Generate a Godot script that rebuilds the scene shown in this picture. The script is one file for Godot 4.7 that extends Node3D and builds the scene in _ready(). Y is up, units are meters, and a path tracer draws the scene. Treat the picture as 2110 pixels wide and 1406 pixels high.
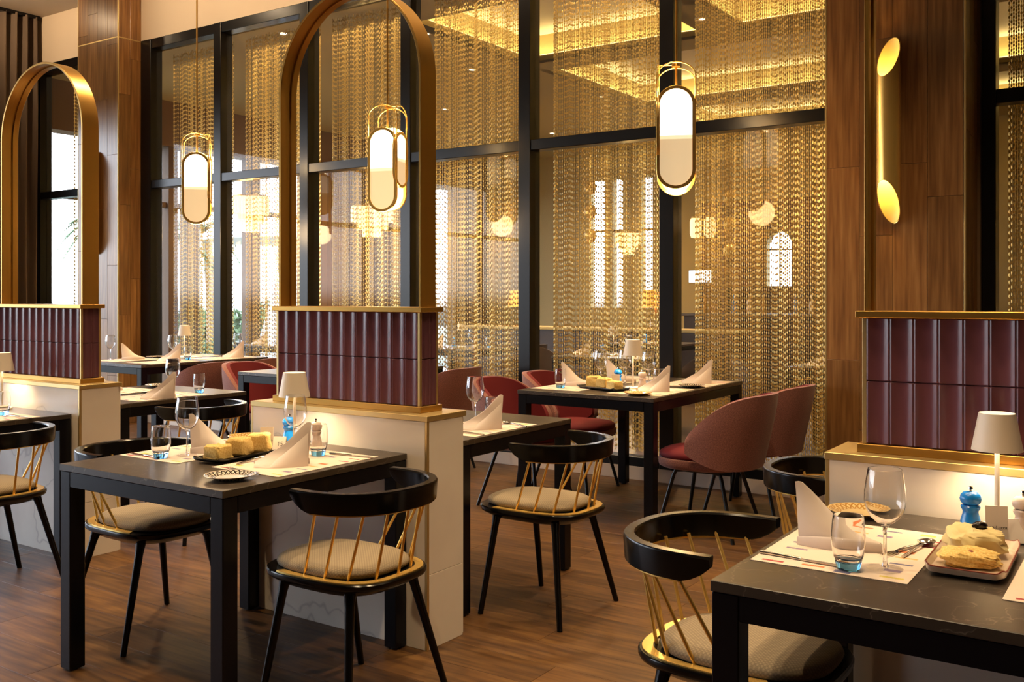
extends Node3D
# A restaurant corner: tiled partitions with brass arches, laid tables, spindle chairs, and a second dining room behind glass and chain curtains.

const ZW := -6.47          # room side of the window wall
const LOOKS := {"spindle": "thin brass spindle", "seat_strip": "brass strip on the seat rim", "rail_strip": "brass strip under the top rail", "blue_base": "thick blue glass base", "ledge": "brushed brass ledge", "arch_band": "curved brass arch band", "front_slab": "pale marble slab", "foot_rail": "brass rail under the tiles", "table_top": "dark veined stone top", "lamp_diffuser": "glowing underside of the lamp shade", "soft_diffuser": "dimmer cream lower half", "lit_diffuser": "bright white upper half", "inner_padding": "wine red inner padding", "dark_rim": "dark red rim line", "knob": "small steel knob"}
var M := {}                # materials
var C := {}                # shared meshes
var taken := {}
var rng := RandomNumberGenerator.new()

# ------------------------------------------------------------------ nodes
func numbered(n: String) -> String:
	if not taken.has(n):
		taken[n] = 0
		return n
	taken[n] += 1
	return "%s_%03d" % [n, taken[n]]

func tag(o: Node, label: String, category: String, group := "") -> void:
	o.set_meta("label", label)
	o.set_meta("category", category)
	if group:
		o.set_meta("group", group)

func thing(called: String, at: Vector3, turn := 0.0, label := "", category := "", group := "") -> Node3D:
	var o := Node3D.new()
	o.name = numbered(called)
	add_child(o)
	o.position = at
	o.rotation.y = turn
	if label:
		tag(o, label, category, group)
	return o

func part(called: String, mesh: Mesh, mat: Material, parent: Node, at := Vector3.ZERO, turn := Vector3.ZERO) -> MeshInstance3D:
	var o := MeshInstance3D.new()
	o.mesh = mesh
	o.material_override = mat
	if parent == self:
		o.name = numbered(called)
		add_child(o)
	else:
		o.name = called
		parent.add_child(o, true)
		if LOOKS.has(called):
			o.set_meta("label", LOOKS[called])
	o.position = at
	o.rotation = turn
	return o

func struct(called: String, mesh: Mesh, mat: Material, at := Vector3.ZERO) -> MeshInstance3D:
	var o := part(called, mesh, mat, self, at)
	o.set_meta("kind", "structure")
	return o

# ------------------------------------------------------------------ meshes
# A soup is a PackedVector3Array of triangles. Closed soups are turned outwards by their signed volume.
func tri(s: PackedVector3Array, a: Vector3, b: Vector3, c: Vector3) -> void:
	s.append(a); s.append(b); s.append(c)

func quad(s: PackedVector3Array, a: Vector3, b: Vector3, c: Vector3, d: Vector3) -> void:
	s.append(a); s.append(b); s.append(c)
	s.append(a); s.append(c); s.append(d)

func commit(s: PackedVector3Array, crease := 40.0, closed := true, uv := "", size := Vector2.ONE) -> ArrayMesh:
	var vol := 0.0
	if closed:
		for i in range(0, s.size(), 3):
			vol += s[i].dot(s[i + 1].cross(s[i + 2]))
	var n := s.size()
	var v := PackedVector3Array()
	v.resize(n)
	for i in range(0, n, 3):
		v[i] = s[i]
		v[i + 1] = s[i + 2] if vol > 0.0 else s[i + 1]
		v[i + 2] = s[i + 1] if vol > 0.0 else s[i + 2]
	var fn := PackedVector3Array()
	fn.resize(n / 3)
	var at := {}
	for f in n / 3:
		fn[f] = (v[f * 3 + 2] - v[f * 3]).cross(v[f * 3 + 1] - v[f * 3])
		for k in 3:
			var key := Vector3i((v[f * 3 + k] * 20000.0).round())
			if at.has(key):
				at[key].append(f)
			else:
				at[key] = [f]
	var nn := PackedVector3Array()
	nn.resize(n)
	var lim := cos(deg_to_rad(crease))
	for f in n / 3:
		var own := fn[f].normalized()
		for k in 3:
			var sum := Vector3.ZERO
			for g in at[Vector3i((v[f * 3 + k] * 20000.0).round())]:
				if fn[g].normalized().dot(own) > lim:
					sum += fn[g]
			nn[f * 3 + k] = sum.normalized() if sum.length_squared() > 1e-20 else own
	var arr := []
	arr.resize(Mesh.ARRAY_MAX)
	arr[Mesh.ARRAY_VERTEX] = v
	arr[Mesh.ARRAY_NORMAL] = nn
	if uv:
		var t := PackedVector2Array()
		t.resize(n)
		for i in n:
			if uv == "xz":
				t[i] = Vector2(v[i].x / size.x + 0.5, v[i].z / size.y + 0.5)
			else:
				t[i] = Vector2(v[i].x / size.x + 0.5, 0.5 - v[i].y / size.y)
		arr[Mesh.ARRAY_TEX_UV] = t
	var m := ArrayMesh.new()
	m.add_surface_from_arrays(Mesh.PRIMITIVE_TRIANGLES, arr)
	return m

func loft(s: PackedVector3Array, rings: Array, caps := true) -> void:
	for i in rings.size() - 1:
		var a: PackedVector3Array = rings[i]
		var b: PackedVector3Array = rings[i + 1]
		var n := a.size()
		for j in n:
			quad(s, a[j], a[(j + 1) % n], b[(j + 1) % n], b[j])
	if caps:
		var r: PackedVector3Array = rings[0]
		var q: PackedVector3Array = rings[rings.size() - 1]
		var cr := Vector3.ZERO
		var cq := Vector3.ZERO
		for p in r:
			cr += p / r.size()
		for p in q:
			cq += p / q.size()
		for j in r.size():
			tri(s, r[(j + 1) % r.size()], r[j], cr)
			tri(s, q[j], q[(j + 1) % q.size()], cq)

func box_soup(s: PackedVector3Array, c: Vector3, z: Vector3, b: float) -> void:
	# a box with chamfered edges: six faces, twelve edges, eight corners
	var h := z * 0.5
	b = minf(b, minf(h.x, minf(h.y, h.z)) * 0.9)
	var p := func(sx: int, sy: int, sz: int, ax: int) -> Vector3:
		return c + Vector3(sx * (h.x - (0.0 if ax == 0 else b)), sy * (h.y - (0.0 if ax == 1 else b)), sz * (h.z - (0.0 if ax == 2 else b)))
	for g in [-1, 1]:
		var f := [[p.call(g, -1, -1, 0), p.call(g, 1, -1, 0), p.call(g, 1, 1, 0), p.call(g, -1, 1, 0)],
			[p.call(-1, g, -1, 1), p.call(-1, g, 1, 1), p.call(1, g, 1, 1), p.call(1, g, -1, 1)],
			[p.call(-1, -1, g, 2), p.call(1, -1, g, 2), p.call(1, 1, g, 2), p.call(-1, 1, g, 2)]]
		for q in f:
			if g > 0:
				quad(s, q[3], q[2], q[1], q[0])
			else:
				quad(s, q[0], q[1], q[2], q[3])
	for g in [-1, 1]:
		for k in [-1, 1]:
			var e := [[p.call(g, k, -1, 0), p.call(g, k, 1, 0), p.call(g, k, 1, 1), p.call(g, k, -1, 1)],
				[p.call(g, -1, k, 2), p.call(g, 1, k, 2), p.call(g, 1, k, 0), p.call(g, -1, k, 0)],
				[p.call(-1, g, k, 1), p.call(1, g, k, 1), p.call(1, g, k, 2), p.call(-1, g, k, 2)]]
			for q in e:
				if g * k > 0:
					quad(s, q[3], q[2], q[1], q[0])
				else:
					quad(s, q[0], q[1], q[2], q[3])
			for l in [-1, 1]:
				if g * k * l > 0:
					tri(s, p.call(g, k, l, 0), p.call(g, k, l, 2), p.call(g, k, l, 1))
				else:
					tri(s, p.call(g, k, l, 0), p.call(g, k, l, 1), p.call(g, k, l, 2))

func bx(x: float, y: float, z: float, b := 0.003) -> ArrayMesh:
	var key := "bx%.4f,%.4f,%.4f,%.4f" % [x, y, z, b]
	if not C.has(key):
		var s := PackedVector3Array()
		box_soup(s, Vector3.ZERO, Vector3(x, y, z), b)
		C[key] = commit(s, 5.0)
	return C[key]

func span(called: String, lo: Vector3, hi: Vector3, mat: Material, parent: Node, b := 0.003) -> MeshInstance3D:
	var d := hi - lo
	return part(called, bx(d.x, d.y, d.z, b), mat, parent, (lo + hi) * 0.5)

func lathe_soup(s: PackedVector3Array, prof: Array, seg: int, c := Vector3.ZERO) -> void:
	for i in prof.size() - 1:
		var a: Vector2 = prof[i]
		var b: Vector2 = prof[i + 1]
		for j in seg:
			var t0 := TAU * j / seg
			var t1 := TAU * (j + 1) / seg
			var A := c + Vector3(a.x * cos(t0), a.y, a.x * sin(t0))
			var B := c + Vector3(a.x * cos(t1), a.y, a.x * sin(t1))
			var D := c + Vector3(b.x * cos(t0), b.y, b.x * sin(t0))
			var E2 := c + Vector3(b.x * cos(t1), b.y, b.x * sin(t1))
			if a.x > 1e-6:
				tri(s, A, B, E2 if b.x > 1e-6 else D)
			if b.x > 1e-6:
				tri(s, A, E2, D)

func lathe(key: String, prof: Array, seg := 28, crease := 40.0, uv := "", size := Vector2.ONE, closed := false) -> ArrayMesh:
	if not C.has(key):
		var s := PackedVector3Array()
		lathe_soup(s, prof, seg)
		C[key] = commit(s, crease, closed, uv, size)
	return C[key]

func tube_soup(s: PackedVector3Array, pts: Array, r0: float, r1 := -1.0, seg := 10) -> void:
	if r1 < 0.0:
		r1 = r0
	var rings := []
	var side := Vector3.ZERO
	var n := pts.size()
	for i in n:
		var d: Vector3 = (pts[mini(i + 1, n - 1)] - pts[maxi(i - 1, 0)]).normalized()
		if side == Vector3.ZERO:
			side = d.cross(Vector3.UP if absf(d.y) < 0.9 else Vector3.RIGHT).normalized()
		side = (side - d * side.dot(d)).normalized()
		var up := d.cross(side)
		var ring := PackedVector3Array()
		var r := lerpf(r0, r1, float(i) / (n - 1))
		for j in seg:
			var t := TAU * j / seg
			ring.append(pts[i] + side * cos(t) * r + up * sin(t) * r)
		rings.append(ring)
	loft(s, rings)

func tube(pts: Array, r0: float, r1 := -1.0, seg := 10) -> ArrayMesh:
	var key := "tube%s%.4f%.4f%d" % [str(pts), r0, r1, seg]
	if not C.has(key):
		var s := PackedVector3Array()
		tube_soup(s, pts, r0, r1, seg)
		C[key] = commit(s, 50.0)
	return C[key]

# a closed 2D outline (x, y) swept between two offsets along z
func prism(key: String, pts: PackedVector2Array, depth: float, bevel := 0.0) -> ArrayMesh:
	if not C.has(key):
		var s := PackedVector3Array()
		var rings := []
		var c := Vector2.ZERO
		for p in pts:
			c += p / pts.size()
		for zz in ([[-0.5, bevel], [-0.5, 0.0], [0.5, 0.0], [0.5, bevel]] if bevel > 0.0 else [[-0.5, 0.0], [0.5, 0.0]]):
			var inset: float = zz[1]
			var ring := PackedVector3Array()
			var z: float = zz[0] * depth
			if inset == 0.0 and bevel > 0.0:
				z -= signf(z) * bevel
			for p in pts:
				var q: Vector2 = p - (p - c).normalized() * inset
				ring.append(Vector3(q.x, q.y, z))
			rings.append(ring)
		loft(s, rings)
		C[key] = commit(s, 30.0)
	return C[key]

func sup(t: float, a: float, b: float, e: float) -> Vector2:
	return Vector2(a * signf(cos(t)) * pow(absf(cos(t)), 2.0 / e), b * signf(sin(t)) * pow(absf(sin(t)), 2.0 / e))

# ------------------------------------------------------------------ materials
func mat(name_: String, c: Color, rough := 0.6, metal := 0.0) -> StandardMaterial3D:
	var m := StandardMaterial3D.new()
	m.resource_name = name_
	m.albedo_color = c
	m.roughness = rough
	m.metallic = metal
	M[name_] = m
	return m

func glow(name_: String, c: Color, e: float) -> StandardMaterial3D:
	var m := mat(name_, c, 0.6)
	m.emission_enabled = true
	m.emission = c
	m.emission_energy_multiplier = e
	return m

func noise_tex(freq: float, ramp: Array, seed_: int, type := FastNoiseLite.TYPE_SIMPLEX_SMOOTH, oct := 4, ridged := false, side := 512) -> NoiseTexture2D:
	var n := FastNoiseLite.new()
	n.seed = seed_
	n.noise_type = type
	n.frequency = freq
	n.fractal_octaves = oct
	n.fractal_type = FastNoiseLite.FRACTAL_RIDGED if ridged else FastNoiseLite.FRACTAL_FBM
	var t := NoiseTexture2D.new()
	t.width = side
	t.height = side
	t.seamless = true
	t.noise = n
	var g := Gradient.new()
	var o := PackedFloat32Array()
	var c := PackedColorArray()
	for r in ramp:
		o.append(r[0])
		c.append(r[1])
	g.offsets = o
	g.colors = c
	t.color_ramp = g
	return t

func tri_mat(name_: String, tex: Texture2D, scale_: Vector3, rough: float, offset := Vector3.ZERO, world := true) -> StandardMaterial3D:
	var m := mat(name_, Color.WHITE, rough)
	m.albedo_texture = tex
	m.uv1_triplanar = true
	m.uv1_world_triplanar = world
	m.uv1_scale = scale_
	m.uv1_offset = offset
	m.uv1_triplanar_sharpness = 8.0
	return m

func materials() -> void:
	var grain := noise_tex(0.010, [[0.0, Color(0.30, 0.19, 0.10)], [0.35, Color(0.42, 0.29, 0.17)], [0.6, Color(0.50, 0.36, 0.22)], [1.0, Color(0.60, 0.46, 0.30)]], 3, FastNoiseLite.TYPE_SIMPLEX_SMOOTH, 5)
	var oak := noise_tex(0.010, [[0.0, Color(0.40, 0.27, 0.15)], [0.4, Color(0.50, 0.35, 0.20)], [0.65, Color(0.54, 0.39, 0.23)], [1.0, Color(0.62, 0.46, 0.29)]], 5, FastNoiseLite.TYPE_SIMPLEX_SMOOTH, 5)
	for k in 4:
		var tone: float = [1.0, 0.92, 1.05, 0.96][k]
		var f := tri_mat("floor_wood_%d" % k, grain, Vector3(0.40, 5.0, 5.0), 0.46, Vector3(k * 0.37, 0.0, k * 0.21))
		f.albedo_color = Color(tone * 0.76, tone * 0.71, tone * 0.56)
		var w := tri_mat("column_wood_%d" % k, oak, Vector3(5.5, 0.30, 5.5), 0.30, Vector3(k * 0.29, k * 0.43, k * 0.17))
		w.albedo_color = Color(tone, tone * 0.98, tone * 0.95)
	mat("grout", Color(0.16, 0.10, 0.06), 0.9)
	mat("cream_wall", Color(0.84, 0.76, 0.66), 0.85)
	mat("dark_panel", Color(0.30, 0.22, 0.15), 0.7)
	mat("ceiling_white", Color(0.85, 0.80, 0.74), 0.9)
	mat("skirting", Color(0.80, 0.72, 0.64), 0.5)
	mat("black_frame", Color(0.060, 0.054, 0.058), 0.28).metallic_specular = 0.4
	var g := mat("window_glass", Color(1, 1, 1, 0.0), 0.0)
	g.transparency = BaseMaterial3D.TRANSPARENCY_ALPHA
	g.albedo_color.a = 0.01
	g.metallic_specular = 0.22
	mat("brass", Color(0.74, 0.57, 0.28), 0.33, 0.85)
	mat("brass_trim", Color(0.82, 0.71, 0.48), 0.40, 0.8)
	mat("brass_rod", Color(0.97, 0.80, 0.44), 0.27, 0.7)
	mat("chain_gold", Color(0.89, 0.76, 0.44), 0.38, 0.55)
	var vein := noise_tex(0.0032, [[0.0, Color(0.86, 0.81, 0.76)], [0.45, Color(0.91, 0.865, 0.81)], [0.625, Color(0.90, 0.855, 0.80)], [0.643, Color(0.79, 0.74, 0.70)], [0.655, Color(0.89, 0.845, 0.79)], [0.75, Color(0.91, 0.865, 0.81)], [1.0, Color(0.87, 0.82, 0.77)]], 11, FastNoiseLite.TYPE_SIMPLEX_SMOOTH, 5)
	tri_mat("marble", vein, Vector3(0.55, 0.55, 0.55), 0.14)
	var stone := noise_tex(0.007, [[0.0, Color(0.23, 0.195, 0.16)], [0.485, Color(0.25, 0.215, 0.18)], [0.5, Color(0.48, 0.43, 0.38)], [0.515, Color(0.24, 0.205, 0.17)], [1.0, Color(0.28, 0.24, 0.20)]], 21, FastNoiseLite.TYPE_SIMPLEX_SMOOTH, 5)
	tri_mat("table_stone", stone, Vector3(1.3, 1.3, 1.3), 0.34)
	mat("table_frame", Color(0.05, 0.052, 0.075), 0.26).metallic_specular = 0.34
	var ti := mat("tile", Color(0.41, 0.25, 0.29), 0.24)
	ti.metallic_specular = 0.5
	mat("tile_bed", Color(0.13, 0.06, 0.07), 0.8)
	var lq := mat("lacquer", Color(0.045, 0.038, 0.036), 0.20)
	lq.metallic_specular = 0.36
	var weave := Image.create(64, 64, false, Image.FORMAT_RGB8)
	for y in 64:
		for x in 64:
			var on := ((x / 8) + (y / 8)) % 2 == 0
			var d := 0.06 * absf(((x if on else y) % 8) - 3.5) / 3.5
			var b := (0.62 if on else 0.54) - d
			weave.set_pixel(x, y, Color(b, b * 0.89, b * 0.73))
	var seat := tri_mat("seat_fabric", ImageTexture.create_from_image(weave), Vector3(22, 22, 22), 0.9, Vector3.ZERO, false)
	seat.texture_filter = BaseMaterial3D.TEXTURE_FILTER_LINEAR
	var plush := noise_tex(0.05, [[0.0, Color(0.42, 0.25, 0.22)], [1.0, Color(0.66, 0.43, 0.38)]], 31)
	var v := tri_mat("velvet_rose", plush, Vector3(5, 5, 5), 0.85, Vector3.ZERO, false)
	v.rim_enabled = true
	v.rim = 0.35
	v.rim_tint = 0.8
	var v2 := mat("velvet_wine", Color(0.42, 0.05, 0.09), 0.8)
	v2.rim_enabled = true
	v2.rim = 0.35
	v2.rim_tint = 0.9
	mat("black_metal", Color(0.05, 0.05, 0.05), 0.35)
	mat("napkin", Color(0.86, 0.80, 0.76), 0.85)
	mat("linen_drape", Color(0.40, 0.33, 0.27), 0.9)
	mat("steel", Color(0.75, 0.73, 0.70), 0.16, 1.0)
	var th := mat("clear_glass", Color(1, 1, 1, 0.03), 0.02)
	th.transparency = BaseMaterial3D.TRANSPARENCY_ALPHA
	var sg := mat("solid_glass", Color(0.98, 0.98, 0.98, 0.0), 0.0)
	sg.refraction_enabled = true
	sg.refraction_scale = 0.05
	var bg := mat("blue_glass", Color(0.42, 0.74, 0.96, 0.0), 0.0)
	bg.refraction_enabled = true
	bg.refraction_scale = 0.05
	mat("blue_mill", Color(0.09, 0.47, 0.80), 0.25)
	mat("white_mill", Color(0.86, 0.78, 0.72), 0.3)
	mat("lamp_shell", Color(0.84, 0.79, 0.72), 0.5)
	mat("black_plate", Color(0.06, 0.055, 0.05), 0.25)
	mat("glazed_plate", Color(0.80, 0.72, 0.64), 0.12)
	mat("card_white", Color(0.88, 0.84, 0.80), 0.5)
	mat("ink", Color(0.08, 0.07, 0.07), 0.7)
	var crumb := noise_tex(0.03, [[0.0, Color(0.78, 0.60, 0.30)], [0.5, Color(0.87, 0.73, 0.42)], [1.0, Color(0.93, 0.84, 0.60)]], 41)
	tri_mat("bread", crumb, Vector3(9, 9, 9), 0.8, Vector3.ZERO, false)
	mat("bread_pale", Color(0.86, 0.78, 0.56), 0.85)
	mat("olive", Color(0.07, 0.04, 0.05), 0.3)
	mat("tomato", Color(0.50, 0.18, 0.08), 0.5)
	glow("lamp_led", Color(1.0, 0.93, 0.80), 6.0)
	glow("pendant_bright", Color(1.0, 0.95, 0.85), 4.0)
	glow("pendant_soft", Color(1.0, 0.88, 0.68), 0.58)
	glow("pendant_mid", Color(1.0, 0.91, 0.72), 0.95)
	glow("sconce_bulb_light", Color(1.0, 0.82, 0.45), 5.0)
	mat("sconce_lining", Color(0.97, 0.86, 0.55), 0.6)
	glow("downlight_glow", Color(1.0, 0.90, 0.72), 7.0)
	glow("cove_glow", Color(1.0, 0.90, 0.60), 2.2)
	glow("chandelier_glow", Color(1.0, 0.90, 0.66), 1.2)
	glow("amber_glow", Color(1.0, 0.66, 0.24), 1.3)
	glow("white_screen", Color(0.95, 0.97, 1.0), 1.6)
	# the second room and what is outside it
	mat("plaster_warm", Color(0.66, 0.59, 0.41), 0.85)
	mat("plaster_dark", Color(0.44, 0.32, 0.19), 0.8)
	mat("post_brown", Color(0.34, 0.24, 0.14), 0.7)
	var mural := noise_tex(0.01, [[0.0, Color(0.22, 0.13, 0.07)], [0.5, Color(0.42, 0.27, 0.15)], [1.0, Color(0.66, 0.48, 0.30)]], 51)
	tri_mat("mural", mural, Vector3(0.6, 0.6, 0.6), 0.7)
	mat("stone_floor", Color(0.30, 0.22, 0.14), 0.35)
	mat("drape_gold", Color(0.58, 0.44, 0.24), 0.8)
	var sh := mat("sheer", Color(0.86, 0.86, 0.86), 0.9)
	sh.backlight_enabled = true
	sh.backlight = Color(0.7, 0.7, 0.7)
	mat("dark_wood", Color(0.16, 0.10, 0.07), 0.5)
	mat("leather_dark", Color(0.22, 0.15, 0.12), 0.6)
	mat("paving", Color(0.38, 0.40, 0.33), 0.9)
	var hedge := noise_tex(0.04, [[0.0, Color(0.20, 0.27, 0.16)], [0.5, Color(0.31, 0.39, 0.24)], [1.0, Color(0.45, 0.52, 0.34)]], 61)
	tri_mat("leaf", hedge, Vector3(1.5, 1.5, 1.5), 0.8)
	mat("trunk", Color(0.55, 0.48, 0.40), 0.9)
	mat("sail_white", Color(0.88, 0.90, 0.92), 0.8)

# ------------------------------------------------------------------ light, camera
func spot(at: Vector3, towards: Vector3, c: Color, e: float, angle: float, size := 0.05, soft := 0.6) -> void:
	var l := SpotLight3D.new()
	l.name = numbered("spot_light")
	add_child(l)
	l.look_at_from_position(at, towards, Vector3.FORWARD if absf((towards - at).normalized().y) > 0.95 else Vector3.UP)
	l.light_color = c
	l.light_energy = e
	l.spot_angle = angle
	l.spot_angle_attenuation = soft
	l.light_size = size
	l.spot_range = 30.0
	l.shadow_enabled = true

func omni(at: Vector3, c: Color, e: float, size := 0.03) -> void:
	var l := OmniLight3D.new()
	l.name = numbered("lamp_light")
	add_child(l)
	l.position = at
	l.light_color = c
	l.light_energy = e
	l.light_size = size
	l.omni_range = 30.0
	l.omni_attenuation = 2.0
	l.shadow_enabled = true

func area(at: Vector3, towards: Vector3, w: float, h: float, c: Color, e: float) -> void:
	var l := AreaLight3D.new()
	l.name = numbered("cove_light")
	add_child(l)
	l.look_at_from_position(at, towards, Vector3.FORWARD if absf((towards - at).normalized().y) > 0.95 else Vector3.UP)
	l.area_size = Vector2(w, h)
	l.area_normalize_energy = true
	l.light_color = c
	l.light_energy = e
	l.area_range = 30.0
	l.shadow_enabled = true

func camera_and_sky() -> void:
	var cam := Camera3D.new()
	cam.name = "camera"
	add_child(cam)
	cam.position = Vector3(0, 1.36, 0)
	cam.rotation.y = atan(1353.6 / 2000.0)
	# a level camera with a shifted lens: 2000 px focal length in a frame of 2110 x 1406, horizon at row 611
	cam.set_frustum(0.05 * 1406.0 / 2000.0, Vector2(0.0, -0.05 * (703.0 - 611.0) / 2000.0), 0.05, 200.0)
	cam.current = true
	var env := Environment.new()
	env.background_mode = Environment.BG_SKY
	var sky := Sky.new()
	var sm := ProceduralSkyMaterial.new()
	sm.sky_top_color = Color(0.70, 0.77, 0.87)
	sm.sky_horizon_color = Color(0.93, 0.94, 0.95)
	sm.ground_horizon_color = Color(0.70, 0.70, 0.68)
	sm.ground_bottom_color = Color(0.40, 0.40, 0.38)
	sm.sky_energy_multiplier = 2.9
	sm.ground_energy_multiplier = 1.0
	sky.sky_material = sm
	env.sky = sky
	env.tonemap_mode = Environment.TONE_MAPPER_LINEAR
	env.tonemap_exposure = 1.0
	env.sdfgi_enabled = true
	env.ssao_enabled = true
	env.ssil_enabled = true
	var we := WorldEnvironment.new()
	we.name = "environment"
	we.environment = env
	add_child(we)

func downlight(at: Vector3, e: float, angle: float, label: String, c := Color(1.0, 0.87, 0.68)) -> void:
	var t := thing("ceiling_downlight", at, 0.0, label, "downlight", "recessed ceiling downlights")
	part("trim_ring", lathe("dl_ring", [Vector2(0.045, 0.0), Vector2(0.045, -0.006), Vector2(0.065, -0.006), Vector2(0.065, 0.0)], 24, 30.0), M.ceiling_white, t)
	part("lens", lathe("dl_lens", [Vector2(0.0, -0.002), Vector2(0.045, -0.002)], 24), M.downlight_glow, t)
	spot(at - Vector3(0, 0.012, 0), at - Vector3(0, 3, 0), c, e, angle, 0.04)

# ------------------------------------------------------------------ the room
func plank_field(parent: Node, lo: Vector2, hi: Vector2, w: float, l: float, keep: Callable) -> void:
	# boards along x, laid in rows; those that keep() are parts, the others one part
	var rest := PackedVector3Array()
	var row := 0
	var z := lo.y
	var count := 0
	while z < hi.y - 0.01:
		var x := lo.x - fmod(row * 0.43 * l + rng.randf() * 0.2, l)
		while x < hi.x:
			var a := maxf(x, lo.x)
			var b := minf(x + l, hi.x)
			if b - a > 0.05:
				var c := Vector3((a + b) * 0.5, -0.009, z + w * 0.5)
				if keep.call(c) and count < 300:
					var d := b - a
					if d > l - 0.02:
						d = l
					part("plank", bx(d - 0.0012, 0.018, w - 0.0012, 0.0009), M["floor_wood_%d" % (rng.randi() % 4)], parent, c)
					count += 1
				else:
					box_soup(rest, c, Vector3(b - a - 0.0012, 0.018, w - 0.0012), 0.0009)
			x += l
		z += w
		row += 1
	var o := part("plank_field", commit(rest, 5.0), M.floor_wood_0, parent)
	o.set_meta("kind", "stuff")

func board_face(parent: Node, lo: Vector3, hi: Vector3, axis: int, w: float, seed_: int) -> void:
	# vertical boards on one face of a column; axis 0: the face runs along x, axis 2: along z
	var r := RandomNumberGenerator.new()
	r.seed = seed_
	var len_ := hi[axis] - lo[axis]
	var n := maxi(1, roundi(len_ / w))
	for i in n:
		var y := lo.y - r.randf() * 0.9
		while y < hi.y:
			var y1 := y + 1.18
			var a := maxf(y, lo.y)
			var b := minf(y1, hi.y)
			if b - a > 0.04:
				var p := lo
				var q := hi
				p[axis] = lo[axis] + len_ * i / n + 0.0008
				q[axis] = lo[axis] + len_ * (i + 1) / n - 0.0008
				p.y = a + 0.0008
				q.y = b - 0.0008
				span("board", p, q, M["column_wood_%d" % (r.randi() % 4)], parent, 0.0012)
			y = y1

func wood_column(called: String, x0: float, x1: float, z1: float, seed_: int, trim_y := 0.0) -> void:
	var h := 4.70
	var core := struct(called, bx(x1 - x0 - 0.04, h, z1 - ZW - 0.02, 0.0), M.grout, Vector3((x0 + x1) * 0.5, h * 0.5, (z1 + ZW) * 0.5 - 0.01))
	var o := core
	var off := -core.position
	board_face(o, Vector3(x0 + 0.012, 0, z1 - 0.02) + off, Vector3(x1 - 0.012, h, z1) + off, 0, 0.195, seed_)
	board_face(o, Vector3(x1 - 0.02, 0, ZW) + off, Vector3(x1, h, z1 - 0.012) + off, 2, 0.14, seed_ + 7)
	board_face(o, Vector3(x0, 0, ZW) + off, Vector3(x0 + 0.02, h, z1 - 0.012) + off, 2, 0.14, seed_ + 9)
	for x in [x0 - 0.001, x1 - 0.011]:
		span("corner_trim", Vector3(x, 0, z1 - 0.012) + off, Vector3(x + 0.012, h, z1 + 0.001) + off, M.brass_trim, o, 0.002)
	if trim_y > 0.0:
		span("band_trim", Vector3(x0, trim_y - 0.007, z1 - 0.01) + off, Vector3(x1, trim_y + 0.007, z1 + 0.003) + off, M.brass_trim, o, 0.002)
		span("band_trim", Vector3(x1 - 0.01, trim_y - 0.007, ZW) + off, Vector3(x1 + 0.003, trim_y + 0.007, z1) + off, M.brass_trim, o, 0.002)

func window_bay(n: int, x0: float, x1: float, y1: float) -> void:
	# a glazed bay between two posts, with a crossbar; the frame is window_n and its panes are parts
	var zf := ZW
	var zb := ZW - 0.12
	var o := struct("window_%d" % n, bx(x1 - x0, 0.085, zf - zb, 0.004), M.black_frame, Vector3((x0 + x1) * 0.5, 2.565, (zf + zb) * 0.5))
	var off := -o.position
	span("sill_rail", Vector3(x0, 0.10, zb) + off, Vector3(x1, 0.17, zf) + off, M.black_frame, o, 0.004)
	span("head_rail", Vector3(x0, y1 - 0.10, zb) + off, Vector3(x1, y1, zf) + off, M.black_frame, o, 0.004)
	for s in [[0.17, 2.5225], [2.6075, y1 - 0.10]]:
		span("glass_pane", Vector3(x0, s[0], zf - 0.075) + off, Vector3(x1, s[1], zf - 0.067) + off, M.window_glass, o, 0.0)

func window_post(x: float, y1: float, w := 0.112) -> void:
	struct("trim_%d" % (taken.get("posts", 0) + 1), bx(w, y1 - 0.10, 0.15, 0.004), M.black_frame, Vector3(x, (y1 + 0.10) * 0.5, ZW - 0.065))
	taken["posts"] = taken.get("posts", 0) + 1

func strand(key: String, len_: float, step: float, hw: float) -> ArrayMesh:
	# one hanging chain: flat diamond links, every second one turned a little
	if not C.has(key):
		var s := PackedVector3Array()
		var n := int(len_ / step)
		for i in n:
			var y := -step * (i + 0.5)
			var t := 0.45 if i % 2 == 0 else -0.45
			var d := Vector3(cos(t), 0, sin(t)) * hw
			var e := Vector3(-sin(t), 0, cos(t)) * hw * 0.22
			var hex := []
			for p in [[0.0, 0.55], [1.0, 0.24], [1.0, -0.24], [0.0, -0.55], [-1.0, -0.24], [-1.0, 0.24]]:
				hex.append(d * p[0] + Vector3(0, y + step * p[1], 0))
			for j in 6:
				tri(s, hex[j], hex[(j + 1) % 6], Vector3(0, y, 0) + e)
				tri(s, hex[(j + 1) % 6], hex[j], Vector3(0, y, 0) - e)
		C[key] = commit(s, 20.0)
	return C[key]

func chain_curtain(x0: float, x1: float, label: String) -> void:
	var mm := MultiMesh.new()
	mm.transform_format = MultiMesh.TRANSFORM_3D
	mm.mesh = strand("strand", 3.86, 0.022, 0.0058)
	var gap := 0.0136
	var n := int((x1 - x0) / gap)
	mm.instance_count = n
	for i in n:
		var z := sin(i * 0.55) * 0.012 + rng.randf_range(-0.004, 0.004)
		mm.set_instance_transform(i, Transform3D(Basis(Vector3.UP, rng.randf_range(-0.5, 0.5)), Vector3(x0 + gap * (i + 0.5), 4.03 - rng.randf() * 0.023, ZW - 0.27 + z)))
	var o := MultiMeshInstance3D.new()
	o.name = numbered("chain_curtain")
	o.multimesh = mm
	o.material_override = M.chain_gold
	add_child(o)
	tag(o, label, "curtain", "gold chain curtains behind the glass")
	o.set_meta("kind", "stuff")

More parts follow.
